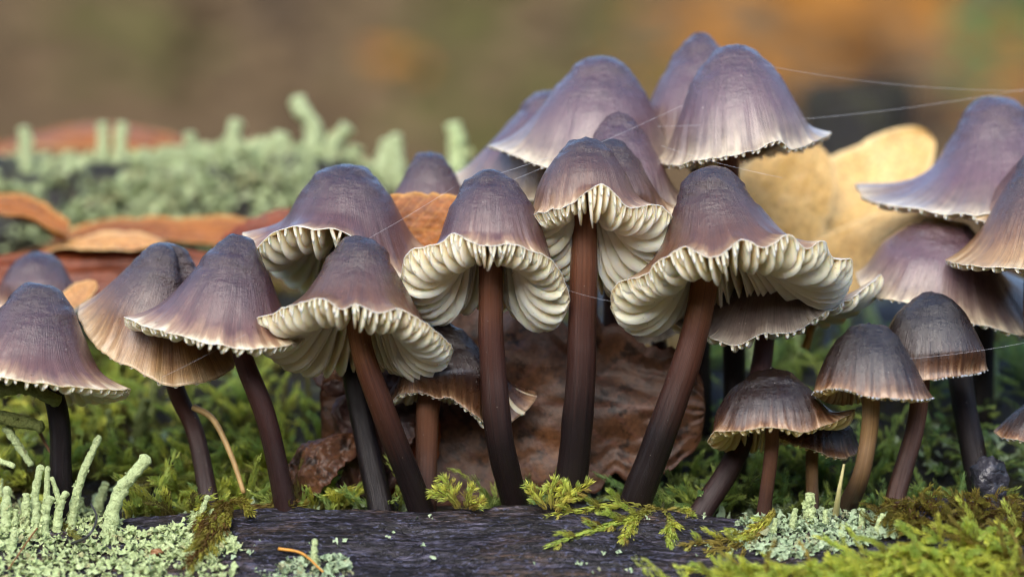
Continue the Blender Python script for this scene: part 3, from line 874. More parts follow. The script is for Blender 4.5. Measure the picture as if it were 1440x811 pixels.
MAT['leaf_brown'] = leaf_material("wet_brown_leaf", (0.145, 0.062, 0.026), (0.048, 0.025, 0.017), (0.10, 0.045, 0.03), 0.8, 0.42, 0.85)
MAT['leaf_dark'] = leaf_material("dark_leaf", (0.085, 0.040, 0.030), (0.040, 0.022, 0.024), (0.10, 0.05, 0.035), 0.2, 0.34)
MAT['leaf_orange'] = leaf_material("orange_brown_leaf", (0.30, 0.100, 0.016), (0.17, 0.050, 0.010), (0.50, 0.26, 0.07), 0.25, 0.5, 0.25)
MAT['leaf_red'] = leaf_material("red_brown_leaf", (0.21, 0.045, 0.010), (0.10, 0.020, 0.006), (0.30, 0.08, 0.02), 0.2, 0.45, 0.3)
MAT['leaf_yellow'] = leaf_material("yellow_ochre_leaf", (0.62, 0.42, 0.17), (0.50, 0.30, 0.085), (0.64, 0.48, 0.24), 0.12, 0.5, 0.05)
MAT['leaf_tan'] = leaf_material("tan_leaf", (0.55, 0.30, 0.10), (0.36, 0.16, 0.05), (0.66, 0.46, 0.22), 0.2, 0.5, 0.15)


def leaf(label, base, Y0, tip, Y1, width, facing, mat, arch=0.15, cup=0.1, wavy=0.06, seed=0, blunt=1.0, lobes=0.0, stalk=True, thick=0.02, crumple=0.004, ragged=0.05):
    """a leaf with its midrib from base to tip (photograph points at depths Y0, Y1); facing: the way its upper side looks"""
    B, T = W(*base, Y0), W(*tip, Y1)
    ax = T - B
    L = np.linalg.norm(ax)
    ax /= L
    nr = np.asarray(facing, float)
    nr = nr - ax * np.dot(nr, ax)
    nr /= np.linalg.norm(nr)
    bi = np.cross(nr, ax)
    nu, nv = 120, 49
    u = np.linspace(0, 1, nu)[:, None]
    v = np.linspace(-1, 1, nv)[None, :]
    hw = width * 0.5 * (np.sin(np.pi * np.clip(u, 0.0, 1) ** (0.8)) ** (0.75 * blunt)) + 0.01
    hw = hw * (1 + 0.012 * np.sin(u * 46 + seed) + lobes * np.sin(u * 19 + seed))
    hw = hw * (1 + 0.10 * fbm(u * 5 + seed, np.sign(v) * 3.0, 1.0, 3) + ragged * fbm(u * 22 + seed, np.sign(v) * 7.0, 1.0, 3))
    x = u * L * np.ones_like(v)
    yv = v * hw
    h = arch * L * 4 * u * (1 - u) - cup * np.abs(v) ** 1.7 * width + wavy * width * fbm(u * 4 + seed, v * 2.2, 2.0, 3) + 0.2 * crumple * width * (np.abs(np.sin(u * 22 - np.abs(v) * 5 + seed)) - .5) + crumple * 2.0 * width * np.abs(fbm(u * 9 + seed, v * 4, 6.0, 3)) - 0.5 * crumple * width * np.exp(-(v / .06) ** 2)
    P = B + x[..., None] * ax + yv[..., None] * bi + h[..., None] * nr
    V1 = P.reshape(-1, 3)
    V2 = (P - nr * thick).reshape(-1, 3)
    F = gridf(nu, nv)
    F2 = F[:, ::-1] + nu * nv
    e1 = np.arange(nu - 1) * nv
    e2 = e1 + nv - 1
    N = nu * nv
    side = np.vstack([np.stack([e1, e1 + N, e1 + nv + N, e1 + nv], -1), np.stack([e2, e2 + nv, e2 + nv + N, e2 + N], -1)])
    st = np.stack([u * np.ones_like(v), v * np.ones_like(u), np.abs(v) * np.ones_like(u)], -1).reshape(-1, 3)
    root = empty("fallen_leaf", B)
    tag(root, label, "leaf", "fallen leaves on the log")
    o = build("blade", np.vstack([V1, V2]) - B, [F, F2, side], MAT[mat], None, np.vstack([st, st]))
    o.parent = root
    if stalk:
        sp = [P[4, nv // 2], B - ax * 0.1, B - ax * 0.35 - nr * 0.08, B - ax * 0.6 - np.array([0, 0, .15])]
        SV, SF, SS = tube(catmull(sp, 12), np.linspace(0.035, 0.03, 12), 8)
        s_ = build("stalk", SV - B, SF, MAT[mat], None, np.zeros((len(SV), 3)))
        s_.parent = root
    # midrib standing proud of the blade's underside
    mr = P[2:-2:3, nv // 2] - nr * (thick + 0.005)
    SV, SF, SS = tube(mr, np.linspace(0.035, 0.012, len(mr)), 6)
    o = build("midrib", SV - B, SF, MAT[mat], None, np.zeros((len(SV), 3)))
    o.parent = root
    return root


leaf("large wet spotted brown leaf standing behind the central stems", (450, 555), 1.55, (992, 578), 1.3, 2.75, (0.05, -1, 0.12), 'leaf_brown', .02, .03, .06, 1, blunt=.42, lobes=.05, crumple=.014, ragged=.22, stalk=False)
leaf("dark brown leaf crumpled behind the golden-brown stem's foot", (500, 700), 1.0, (560, 470), 1.25, 1.25, (-.3, -1, .2), 'leaf_dark', .05, .12, .16, 2, blunt=.6, crumple=.02, ragged=.2, stalk=False)
leaf("small rust curled leaf scrap arching over the log beside a red-brown stem", (412, 700), 0.8, (500, 610), 1.0, .75, (-.5, -1, .6), 'leaf_brown', .25, .2, .2, 3, blunt=.55, crumple=.02, ragged=.12, stalk=False)
leaf("dull red-brown leaf glimpsed behind the drooping frayed cap's stem", (560, 700), 1.15, (580, 520), 1.25, 1.0, (.2, -1, .1), 'leaf_red', .05, .1, .05, 4, blunt=.6, stalk=False)
leaf("purplish leaf scrap below the umbrella cap beside moss", (448, 500), 1.7, (508, 560), 1.5, .6, (0, -1, .5), 'leaf_dark', .05, .1, .1, 5, blunt=.6, stalk=False)
leaf("upright orange-brown leaf between the wide bell cap and the small dark violet cap", (520, 320), 1.55, (712, 328), 1.55, 1.10, (0, -1, .1), 'leaf_orange', .0, .02, .05, 6, blunt=.14, stalk=False)
leaf("orange-brown leaf with lifted shadowed tip beside the lichen log", (-60, 300), 5.5, (92, 340), 5.2, 1.3, (.1, -.25, 1), 'leaf_orange', .12, -.15, .08, 7, blunt=.6)
leaf("long orange-brown leaf lying along the ledge under the lichen log", (75, 345), 6.5, (400, 345), 6.0, 1.5, (0, -.35, 1), 'leaf_orange', .04, -.1, .10, 8, blunt=.55)
leaf("pale tan curled leaf resting over the red-brown leaf", (60, 355), 5.3, (232, 352), 5.0, .9, (0, -.3, 1), 'leaf_tan', .05, -.1, .12, 9, blunt=.5, stalk=False)
leaf("broad red-brown leaf standing in shade behind the blurred rounded cap", (-40, 392), 4.9, (345, 385), 4.8, 1.0, (0, -1, .35), 'leaf_red', .0, .05, .08, 10, blunt=.4, stalk=False)
leaf("reddish leaf edge curling up beside the wide bell cap", (300, 370), 4.4, (440, 300), 4.6, .8, (-.2, -1, .5), 'leaf_red', .05, .1, .1, 11, blunt=.6, stalk=False)
leaf("far orange leaf arched behind the lichen stalks", (-40, 222), 13.0, (310, 220), 12.5, 1.6, (0, -.3, 1), 'leaf_orange', .10, .05, .08, 12, blunt=.5, stalk=False)
leaf("large yellow ochre leaf rising beside the blue-violet cap", (1050, 425), 5.0, (1306, 190), 6.0, 1.75, (-.35, -1, .35), 'leaf_yellow', .03, -.05, .03, 13, blunt=.62, stalk=False)
leaf("yellow leaf folded below the big yellow ochre leaf", (1090, 425), 4.4, (1330, 290), 4.6, 1.15, (-.3, -1, .5), 'leaf_yellow', .03, .06, .03, 14, blunt=.7, stalk=False)
leaf("ochre leaf upright behind the largest flared cap", (1045, 400), 4.6, (1140, 196), 5.0, 1.7, (.2, -1, .2), 'leaf_yellow', .02, .04, .03, 15, blunt=.45, stalk=False)
leaf("cream leaf patch low behind the leaning rusty stem", (900, 530), 4.3, (985, 440), 4.6, .9, (0, -1, .3), 'leaf_yellow', .04, .1, .05, 16, blunt=.5, stalk=False)
leaf("small bright ochre leaf sliver by the red-brown leaf and violet caps", (85, 430), 2.6, (135, 395), 2.8, .35, (0, -1, .6), 'leaf_tan', .04, .1, .05, 17, blunt=.6, stalk=False)

# ------------------------------------------------------------------ moss
def moss_material(name, a, b, old):
    m = NT(name)
    rnd, along, hue = m.xyz(m.st())
    c = m.mix(rnd, a, b)
    c = m.mix(m.ramp(along, [(0.0, 0.85), (0.45, 0.0)]), c, old)
    c = m.mix(m.ramp(hue, [(0.80, 0.0), (0.9, 0.9)]), c, old)
    m.done(Base_Color=c, Roughness=0.5, Specular_IOR_Level=0.35)
    tr = m.n("ShaderNodeBsdfTranslucent", Color=c)
    mx = m.n("ShaderNodeMixShader", i_0=0.5)
    m.t.links.new(m.b.outputs[0], mx.inputs[1])
    m.t.links.new(tr.outputs[0], mx.inputs[2])
    m.t.links.new(mx.outputs[0], m.out.inputs[0])
    return m.m


MAT['moss_bright'] = moss_material("yellow_green_moss", (0.82, 0.82, 0.15), (0.54, 0.68, 0.16), (0.36, 0.26, 0.07))
MAT['moss_green'] = moss_material("green_moss", (0.64, 0.72, 0.17), (0.30, 0.50, 0.19), (0.15, 0.18, 0.06))
MAT['moss_tuft'] = moss_material("brown_green_moss", (0.50, 0.50, 0.08), (0.34, 0.30, 0.06), (0.16, 0.08, 0.03))
MAT['moss_olive'] = moss_material("olive_moss", (0.34, 0.30, 0.05), (0.20, 0.17, 0.04), (0.15, 0.075, 0.03))


def frond(J, P, size, r, dens=1.0, tone=None):
    """one moss shoot: a thin axis with overlapping curved leaflets"""
    P = np.asarray(P, float)
    T, N, B = frames(P)
    n = len(P)
    tone = r.random() if tone is None else tone
    old = r.random()
    L = np.linalg.norm(np.diff(P, axis=0), axis=1).sum()
    cnt = max(14, int(L / size * 15 * dens))
    V, S = [], []
    t = np.sort(r.random(cnt)) * (n - 1.001)
    i = t.astype(int)
    f = (t - i)[:, None]
    p = P[i] * (1 - f) + P[i + 1] * f
    ang = r.random(cnt) * 2 * np.pi
    rad = np.cos(ang)[:, None] * N[i] + np.sin(ang)[:, None] * B[i]
    ln = size * r.uniform(0.7, 1.25, cnt)[:, None] * (1 - 0.45 * (t / n)[:, None])
    d = rad * 0.60 + T[i] * 0.85
    d /= np.linalg.norm(d, axis=1)[:, None]
    w = np.cross(d, rad)
    w /= np.linalg.norm(w, axis=1)[:, None] + 1e-9
    mid = p + d * ln * 0.45 + rad * ln * 0.12
    tipp = p + d * ln * 0.9 + T[i] * ln * 0.25 - rad * ln * 0.1
    V = np.stack([p, mid - w * ln * 0.095, tipp, mid + w * ln * 0.095], 1).reshape(-1, 3)
    al = np.repeat(t / n, 4)
    st = np.stack([np.clip(np.repeat(tone + r.normal(0, .12, cnt), 4), 0, 1), al, np.full(len(al), old)], -1)
    q = np.arange(cnt)[:, None] * 4
    J.add(V, [np.hstack([q, q + 1, q + 2, q + 3])], st)
    # axis
    k = np.arange(n)
    wv = N * size * 0.06
    VV = np.concatenate([P - wv, P + wv])
    j = np.arange(n - 1)
    J.add(VV, [np.stack([j, j + 1, j + 1 + n, j + n], -1)], np.array([0.5, 0.1, 0.5]))


def shoot_path(p, d, L, r, droop=0.3, n=7):
    d = np.asarray(d, float)
    d = d / np.linalg.norm(d)
    side = r.normal(size=3) * 0.35
    u = np.linspace(0, 1, n)[:, None]
    return p + d * L * u + side * L * u ** 2 * .5 + np.array([0, 0, -1.0]) * L * droop * u ** 2


def moss_patch(name, label, mat, n, where, Lr, size, r, up=(0, -.3, 1), spread=0.7, droop=0.35, dens=1.0):
    J = Joined()
    for _ in range(n):
        p = where(r)
        if p is None:
            continue
        d = np.asarray(up) + r.normal(size=3) * spread
        d[2] = abs(d[2]) * .8 + 0.1
        L = r.uniform(*Lr)
        frond(J, shoot_path(p, d, L, r, droop), size * r.uniform(.8, 1.25), r, dens)
    o = J.build(name, MAT[mat], smooth=False)
    return tag(o, label, "moss", kind="stuff")


def on_log(x, y, up=0.0):
    return np.array([x, y, float(height(x, y)) + up])


# the moss bank behind the stems
def bank_where(x0, x1, y0, y1, hole=None):
    def f(r):
        x, y = r.uniform(x0, x1), r.uniform(y0, y1)
        if vnoise(x * 1.2, y * 1.2, 2.2) < -0.08:
            return None
        return on_log(x, y, -.03)
    return f


MAT['moss_mid'] = moss_material("mixed_green_moss", (0.80, 0.80, 0.15), (0.40, 0.54, 0.14), (0.18, 0.14, 0.05))


def clump_where(x0, x1, y0, y1, cut):
    def f(r):
        x, y = r.uniform(x0, x1), r.uniform(y0, y1)
        if vnoise(x * 1.7, y * 1.7, 9.2) < cut:
            return None
        return on_log(x, y, -.03)
    return f


r = np.random.default_rng(21)
moss_patch("moss", "clumps of mixed green moss between the red-brown stems and lichen", 'moss_mid', 520, clump_where(-8.4, -3.3, 0.55, 2.4, 0.05), (.45, 1.2), .17, r, up=(0, -.35, 1), spread=.5, droop=.3, dens=1.4)
moss_patch("moss", "moss clumps filling the hollow between a red-brown stem and the rust leaf scrap", 'moss_mid', 230, clump_where(-4.3, -2.3, 0.7, 3.6, -.35), (.4, 1.0), .16, r, up=(0, -.35, 1), spread=.5, droop=.3, dens=1.3)
moss_patch("moss", "clumps of feathery moss between the egg-shaped caps' stems", 'moss_green', 380, clump_where(2.4, 8.4, 0.7, 2.4, 0.05), (.35, .9), .15, r, up=(0, -.35, 1), spread=.5, droop=.3, dens=1.3)
moss_patch("moss", "yellow-green moss on the slope behind the lichen stalks", 'moss_mid', 620, bank_where(-8.8, -3.4, 1.8, 6.0), (.5, 1.2), .21, r, dens=1.1)
moss_patch("moss", "dark green moss growing among the central stems and leaf", 'moss_green', 620, bank_where(-4.6, 2.6, 0.45, 5.2), (.35, .9), .14, r)
moss_patch("moss", "green moss behind the small glossy caps", 'moss_green', 900, bank_where(2.3, 9.0, 0.7, 6.0), (.4, 1.0), .14, r)
moss_patch("moss", "olive moss carpeting the ledge under the fallen leaves", 'moss_olive', 330, bank_where(-9.5, 9.5, 5.2, 9.5), (.4, .9), .2, r)


def mat_where(poly_px, y0=-4, y1=1.6):
    poly = np.array(poly_px, float)

    def inside(x, y):
        c = False
        j = len(poly) - 1
        for i in range(len(poly)):
            xi, yi = poly[i]
            xj, yj = poly[j]
            if (yi > y) != (yj > y) and x < (xj - xi) * (y - yi) / (yj - yi) + xi:
                c = not c
            j = i
        return c

    def f(r):
        for _ in range(30):
            px = r.uniform(poly[:, 0].min(), poly[:, 0].max())
            py = r.uniform(poly[:, 1].min(), poly[:, 1].max())
            if inside(px, py):
                return G(px, py, y0, y1) + np.array([0, 0, -.02])
        return None
    return f


moss_patch("moss", "bright yellow-green feathery moss mat over the log's edge", 'moss_bright', 700,
           mat_where([(960, 838), (1060, 812), (1150, 798), (1230, 785), (1300, 762), (1450, 745), (1450, 900), (960, 900)]), (.45, 1.0), .125, r, up=(-.6, -.7, .35), spread=.35, droop=.2, dens=1.2)
moss_patch("moss", "brownish moss hump at the foot of the egg-shaped caps", 'moss_olive', 260,
           mat_where([(1225, 722), (1270, 695), (1330, 690), (1450, 690), (1450, 750), (1300, 752), (1240, 745)], -3, 1.2), (.25, .5), .10, r, up=(-.2, -.6, .6), spread=.6, droop=.4, dens=1.2)


def sprig(label, px, py, shoots, mat='moss_bright', size=.13, y0=-4, y1=0.2, lift=0.05):
    """one moss plant: several feathery shoots from one foot"""
    p = G(px, py, y0, y1)
    root = empty("moss_sprig", p)
    tag(root, label, "moss", "moss sprigs on the log")
    rr = np.random.default_rng(int(px * 7 + py))
    for q, pts in enumerate(shoots):
        k = (CAM_D + p[1]) / CAM_D
        Pw = [np.array([p[0] + (dx + px - px) / 100 * k, p[1] + dy, p[2] - dz / 100 * k]) for dx, dz, dy in pts]
        for v_ in Pw:
            v_[2] = max(v_[2], float(height(v_[0], v_[1])) + lift)
        J = Joined()
        frond(J, catmull(Pw, 10), size, rr, 2.0)
        # side branches
        c = catmull(Pw, 10)
        for b in range(3, 9):
            sd = 1 if b % 2 else -1
            tg = c[min(b + 1, 9)] - c[b - 1]
            tg /= np.linalg.norm(tg)
            dr = tg * .8 + np.array([tg[2], -.25 * sd, -tg[0]]) * sd * .7
            L = np.linalg.norm(c[-1] - c[0]) * 0.38 * (1.15 - b / 10)
            frond(J, shoot_path(c[b], dr, L, rr, .12, 5), size * .85, rr, 1.6)
        o = J.build("shoot", MAT[mat], smooth=False)
        o.data.transform(__import__('mathutils').Matrix.Translation(-Vector(p)))
        o.parent = root
    return root


sprig("fresh green moss sprig between the drooping cap's stem and the skirted cap's stem", 650, 722, [[(0, 0, 0), (-20, -25, -.05), (-45, -32, -.1)], [(-5, 0, 0), (-20, -40, 0), (-30, -52, 0)], [(5, 0, 0), (8, -20, -.1), (15, -40, -.1)], [(8, 2, 0), (22, -14, -.1), (30, -20, -.1)]])
sprig("feathery moss sprig of upright plumes at the straight stem's foot", 770, 722, [[(0, 0, 0), (-15, -22, 0), (-28, -42, 0)], [(5, 0, 0), (4, -25, 0), (12, -50, 0)], [(10, 0, -.1), (30, -25, -.1), (60, -45, -.15)], [(8, 0, 0), (22, -28, 0), (25, -45, 0)]])
sprig("sprawling yellow moss sprig draped over the log rim before the leaning stem", 930, 712, [[(0, 0, 0), (-60, -5, -.2), (-160, 22, -.5)], [(0, 0, 0), (-40, 20, -.5), (-120, 38, -.9)], [(-10, 5, -.1), (-60, 30, -.6), (-160, 58, -1.1)], [(0, 0, 0), (10, 30, -.5), (5, 65, -1.0)], [(5, 0, 0), (25, 8, -.1), (42, 18, -.3)], [(-20, 5, -.1), (-40, 35, -.6), (-58, 58, -1.0)]], size=.14)
sprig("brownish moss tuft trailing down the log below a red-brown stem", 320, 712, [[(0, 0, 0), (20, 15, -.2), (38, 40, -.5)], [(0, 0, 0), (-15, 40, -.6), (-28, 95, -1.2)], [(0, 0, 0), (-25, 20, -.3), (-35, 60, -.8)], [(0, 0, 0), (5, 35, -.5), (-5, 70, -1.0)], [(-10, 30, -.5), (-15, 70, -1.0), (-40, 110, -1.5)]], mat='moss_tuft', size=.16, lift=.14)
sprig("thin olive moss sprig lying along the log rim beside the small rust leaf", 372, 703, [[(-30, -3, 0), (10, -5, 0), (62, 12, -.1)], [(-20, 0, 0), (15, 5, -.1), (40, 12, -.2)]], mat='moss_olive', size=.14)
sprig("long pointed moss shoot reaching out from pale lichen", 1060, 745, [[(20, -15, 0), (-30, 15, -.3), (-105, 42, -.5)], [(25, -5, 0), (-15, 22, -.4), (-70, 38, -.6)], [(30, -30, .1), (15, -12, -.1), (-20, 12, -.3)]], size=.14)
sprig("little hanging moss sprig under the brown leaf's red edge", 930, 690, [[(0, -30, .9), (-5, -15, .8), (-12, 0, .7)], [(2, -30, .9), (8, -18, .8), (12, -8, .7)]], mat='moss_green', size=.14)
sprig("flat pale moss shoot lying low on the log near the moss mat", 1080, 800, [[(20, -5, 0), (-60, 5, -.2), (-120, -6, -.3)], [(30, 5, 0), (-30, 10, -.2), (-90, 12, -.3)]], size=.14)

# ------------------------------------------------------------------ lichen
def lichen_material(name, a, b, low):
    m = NT(name)
    rnd, along, q = m.xyz(m.st())
    pos = m.pos()
    n1 = m.noise(pos, 9.0, 4, 0.65)
    c = m.mix(m.math('ADD', m.math('MULTIPLY', n1, 0.5), m.math('MULTIPLY', rnd, 0.5)), a, b)
    c = m.mix(m.ramp(rnd, [(0.90, 0.0), (0.93, 0.55)]), c, (0.36, 0.26, 0.12))
    c = m.mix(m.ramp(m.noise(pos, 1.8, 3), [(0.55, 0.0), (0.75, 0.25)]), c, low)
    c = m.mix(m.ramp(m.noise(pos, 30.0, 2), [(0.35, 0.4), (0.50, 0.0)]), c, low)
    b_ = m.bump(m.noise(pos, 26.0, 4, 0.7), 1.0, 0.07)
    return m.done(Base_Color=c, Roughness=0.75, Normal=b_, Specular_IOR_Level=0.25)


MAT['lichen'] = lichen_material("pale_green_lichen", (0.50, 0.64, 0.28), (0.70, 0.80, 0.44), (0.22, 0.30, 0.10))
MAT['lichen_blue'] = lichen_material("blue_green_lichen", (0.40, 0.57, 0.33), (0.62, 0.72, 0.48), (0.16, 0.24, 0.11))
MAT['lichen_olive'] = lichen_material("olive_lichen", (0.19, 0.24, 0.06), (0.29, 0.32, 0.11), (0.10, 0.11, 0.03))
MAT['lichen_far'] = lichen_material("grey_green_lichen", (0.42, 0.54, 0.26), (0.66, 0.72, 0.42), (0.16, 0.21, 0.09))


def squamule(J, p, nrm, size, r):
    """a small lobed scale, cupped and ragged"""
    nrm = np.asarray(nrm, float)
    nrm /= np.linalg.norm(nrm)
    a = np.cross(nrm, r.normal(size=3))
    a /= np.linalg.norm(a)
    b = np.cross(nrm, a)
    k = 9
    th = np.linspace(0, 2 * np.pi, k, endpoint=False)
    rad = size * (0.75 + 0.35 * np.sin(th * r.integers(2, 5) + r.random() * 6) + 0.15 * r.normal(size=k))
    rad = np.clip(rad, size * .25, None)
    lift = size * (0.35 + 0.25 * r.normal(size=k))
    ring = p + (np.cos(th) * rad)[:, None] * a + (np.sin(th) * rad)[:, None] * b + lift[:, None] * nrm
    mid = p + .5 * ((np.cos(th) * rad)[:, None] * a + (np.sin(th) * rad)[:, None] * b) + size * 0.22 * nrm
    V = np.vstack([p[None], mid, ring])
    i = np.arange(k)
    i2 = (i + 1) % k
    J.add(V, [np.stack([np.zeros(k, int), 1 + i, 1 + i2], -1), np.stack([1 + i, 1 + k + i, 1 + k + i2, 1 + i2], -1)], np.array([r.random(), 0.5, 0.5]))


def lichen_crust(label, mat, n, where, sz, r, tilt=.8):
    J = Joined()
    for _ in range(n):
        p = where(r)
        if p is None:
            continue
        up = np.array([r.normal() * tilt, -.55 + r.normal() * tilt * .6, .85])
        s = r.uniform(*sz)
        squamule(J, p + np.array([0, 0, s * .25 + abs(r.normal()) * s * .5]), up, s, r)
    o = J.build("lichen", MAT[mat])
    return tag(o, label, "lichen", kind="stuff")


r = np.random.default_rng(33)
lichen_crust("pale green scaly lichen crust at the foot of the tall stalks", 'lichen', 1900, mat_where([(-20, 700), (60, 705), (140, 720), (185, 745), (200, 765), (260, 770), (330, 800), (330, 850), (-20, 850)]), (.032, .085), r)
lichen_crust("pale lichen scales around the trailing brownish moss tuft", 'lichen', 420, mat_where([(195, 752), (260, 735), (290, 705), (330, 760), (340, 775), (240, 790)]), (.04, .085), r)
lichen_crust("blue-green lichen crust beside the bright moss mat", 'lichen_blue', 950, mat_where([(1030, 745), (1060, 715), (1120, 712), (1250, 722), (1265, 755), (1180, 775), (1100, 790), (1040, 770)]), (.04, .085), r)
lichen_crust("patch of pale lichen scales with an orange needle across it", 'lichen_blue', 260, mat_where([(370, 815), (400, 790), (430, 785), (480, 780), (500, 800), (470, 830), (380, 830)]), (.04, .08), r)


def specks(r):
    px, py = r.uniform(190, 1060), r.uniform(712, 815)
    if vnoise(px / 24.0, py / 13.0, 5.5) < 0.30:
        return None
    return G(px, py)


lichen_crust("scattered pale lichen flecks on the bare dark wood", 'lichen_blue', 900, specks, (.02, .05), r)
lichen_crust("green scaly lichen in the shade behind the stems", 'lichen_blue', 1100, bank_where(-8.5, 9, .5, 3.2), (.05, .13), r)


def stalk(label, pts, w, mat='lichen', seed=0, group="lichen stalks rising from the crust", cup=True):
    """a granular lichen stalk: a finger-like tube with a blunt, slightly cupped end"""
    P = catmull(pts, 40)
    u = np.linspace(0, 1, 40)
    R = w * 0.5 * (1.15 - 0.45 * u) * (1 + .10 * fbm(u * 6 + seed, .2, .4, 2))
    R[-1] *= 0.55
    R[-2] *= .92
    R = R * (1 + 0.18 * np.exp(-((u - .95) / .04) ** 2)) if cup else R
    V, F, S = tube(P, R, 20, 0.5, seed * 3.3, 2.2 / max(w, .05))
    base = P[0].copy()
    o = build("lichen_stalk", V - base, F, MAT[mat], None, S * np.array([0.0, 1, 1]) + np.array([0.5, 0, 0]))
    o.location = tuple(base)
    tag(o, label, "lichen", group)
    # ragged scales round the foot and up the side: sub-geometry of the stalk
    rr = np.random.default_rng(seed + 900)
    J = Joined()
    for _ in range(12):
        q = rr.random() ** 1.6
        i = int(q * 30)
        n_ = np.array([rr.normal(), -abs(rr.normal()), .3])
        n_ /= np.linalg.norm(n_)
        squamule(J, P[i] + n_ * R[i] * .85 - base, n_, w * rr.uniform(.22, .4), rr)
    c = J.build("scales", MAT[mat])
    c.parent = o
    c["kind"] = "stuff"
    return o


def front_stalk(label, b, tp, w, bend=0.0, mat='lichen', seed=0, dy=0.0, y1=1.2, group="lichen stalks rising from the crust"):
    p = G(b[0], b[1], -4, y1)
    k = (CAM_D + p[1]) / CAM_D
    e = np.array([p[0] + (tp[0] - b[0]) / 100 * k, p[1] + dy, p[2] + (b[1] - tp[1]) / 100 * k])
    mid = (p + e) / 2 + np.array([bend * .01 * k, 0, 0])
    return stalk(label, [p - np.array([0, 0, .05]), mid, e], w / 100 * k, mat, seed, group)


front_stalk("tallest lichen stalk leaning beside the blackish stem", (98, 740), (140, 612), 13, -6, seed=1)
front_stalk("thick curved lichen stalk on bare wood edge, bent over at its tip", (152, 750), (209, 641), 20, -14, seed=2)
short = "stubby pale green lichen stalk in the crowd by the blackish stem"
STUB = {0: "thick upright lichen stalk with a rounded head before the frilled cap", 3: "tall lichen stalk whose tip touches its thinner neighbour, by the blackish stem",
        4: "thin lichen stalk leaning on a thicker neighbour by the blackish stem", 5: "slim lichen stalk curving towards the blackish stem", 9: "squat lichen stalk between the tallest stalk and the thick curved one"}
for q, (b, tp, w, bd) in enumerate([((8, 745), (10, 683), 15, 0), ((2, 725), (1, 672), 9, 0), ((34, 742), (37, 693), 14, 0), ((47, 735), (58, 653), 13, -3), ((60, 735), (67, 655), 10, 2), ((80, 735), (72, 670), 9, 6),
                                    ((49, 752), (52, 705), 12, 0), ((60, 750), (72, 697), 15, -3), ((80, 748), (93, 690), 13, -4), ((133, 725), (149, 677), 15, 0), ((113, 712), (114, 690), 11, 0), ((20, 745), (22, 715), 10, 0), ((18, 770), (19, 745), 11, 0), ((160, 762), (158, 738), 10, 0)]):
    front_stalk(STUB.get(q, short), b, tp, w, bd, seed=10 + q)
front_stalk("thin lichen stalk beside the trailing brownish moss tuft", (276, 738), (293, 696), 9, 0, seed=30)
front_stalk("lone small lichen stalk in the patch with the orange needle", (445, 795), (443, 757), 10, -2, seed=31)
front_stalk("fat blunt lichen stalk before the straight tan stem", (1138, 735), (1139, 692), 17, 0, seed=32)
PAIR = ["small knobbly lichen stalk beside the fat blunt one", "short straight lichen stalk behind the bright moss mat's edge", "leaning little lichen stalk at the crust's mossy end",
        "tiny lichen stalk where the long pointed moss shoot starts", "little lichen stalk between the fat blunt one and the pale straw"]
for q, (b, tp, w) in enumerate([((1113, 745), (1119, 714), 10), ((1211, 745), (1213, 714), 9), ((1230, 750), (1243, 722), 10), ((1087, 752), (1091, 728), 8), ((1160, 740), (1161, 716), 9)]):
    front_stalk(PAIR[q], b, tp, w, seed=40 + q)
OLI = ["slim olive lichen stalk in moss behind the tallest pale stalk", "thick olive lichen stalk in moss behind the thick curved pale stalk",
       "olive lichen stalk reaching up to the tilted cap's torn rim", "short olive lichen stalk beside the tilted cap's red-brown stem"]
for q, (b, tp, w, bd) in enumerate([((157, 655), (152, 575), 13, 4), ((196, 640), (206, 560), 19, -4), ((212, 600), (218, 525), 12, 0), ((255, 655), (258, 605), 11, 0)]):
    front_stalk(OLI[q], b, tp, w, bd, 'lichen_olive', 50 + q, y1=4)
stalk("olive lichen branch lying across the blackish stem under the frilled rim", [W(-40, 553, .0), W(20, 545, -.05), W(55, 550, -.1), W(84, 567, -.12)], .22, 'lichen_olive', 60)
stalk("dull olive lichen branch reaching out below the crossing branch", [W(-40, 583, .4), W(20, 590, .35), W(62, 602, .3)], .2, 'lichen_olive', 61)
stalk("pale lichen branch pointing down in the moss beside the blackish stem", [W(8, 600, .5), W(28, 630, .45), W(45, 655, .4)], .12, 'lichen', 62)
stalk("short pale lichen finger poking sideways from moss", [W(-25, 640, .1), W(0, 648, 0), W(21, 656, -.1)], .1, 'lichen', 63)
GST = ["slender green lichen stalk beside the spotted brown leaf's reddish edge", "green lichen stalk rising under the broad sloping cap's pale hem", "tall green lichen stalk beside the thick blackish stem",
       "green lichen stalk in soft focus between the ragged grey cap and the striped egg-shaped cap", "green lichen stalk in soft focus below the ragged grey cap", "green lichen stalk in soft focus behind the glossy notched cap's crown"]
for q, (b, tp, w, bd) in enumerate([((975, 600), (973, 520), 15, 0), ((1230, 460), (1212, 405), 16, 0), ((1395, 560), (1385, 462), 17, 5), ((1190, 500), (1180, 440), 16, 3), ((1120, 510), (1116, 455), 16, 0), ((1060, 520), (1056, 460), 15, 0)]):
    p = G(b[0], b[1], .8, 9)
    k = (CAM_D + p[1]) / CAM_D
    e = p + np.array([(tp[0] - b[0]) / 100 * k, 0, (b[1] - tp[1]) / 100 * k])
    stalk(GST[q], [p, (p + e) / 2 + np.array([bd * .01, 0, 0]), e], w / 100 * k, 'lichen', 70 + q, "green lichen stalks in soft focus")

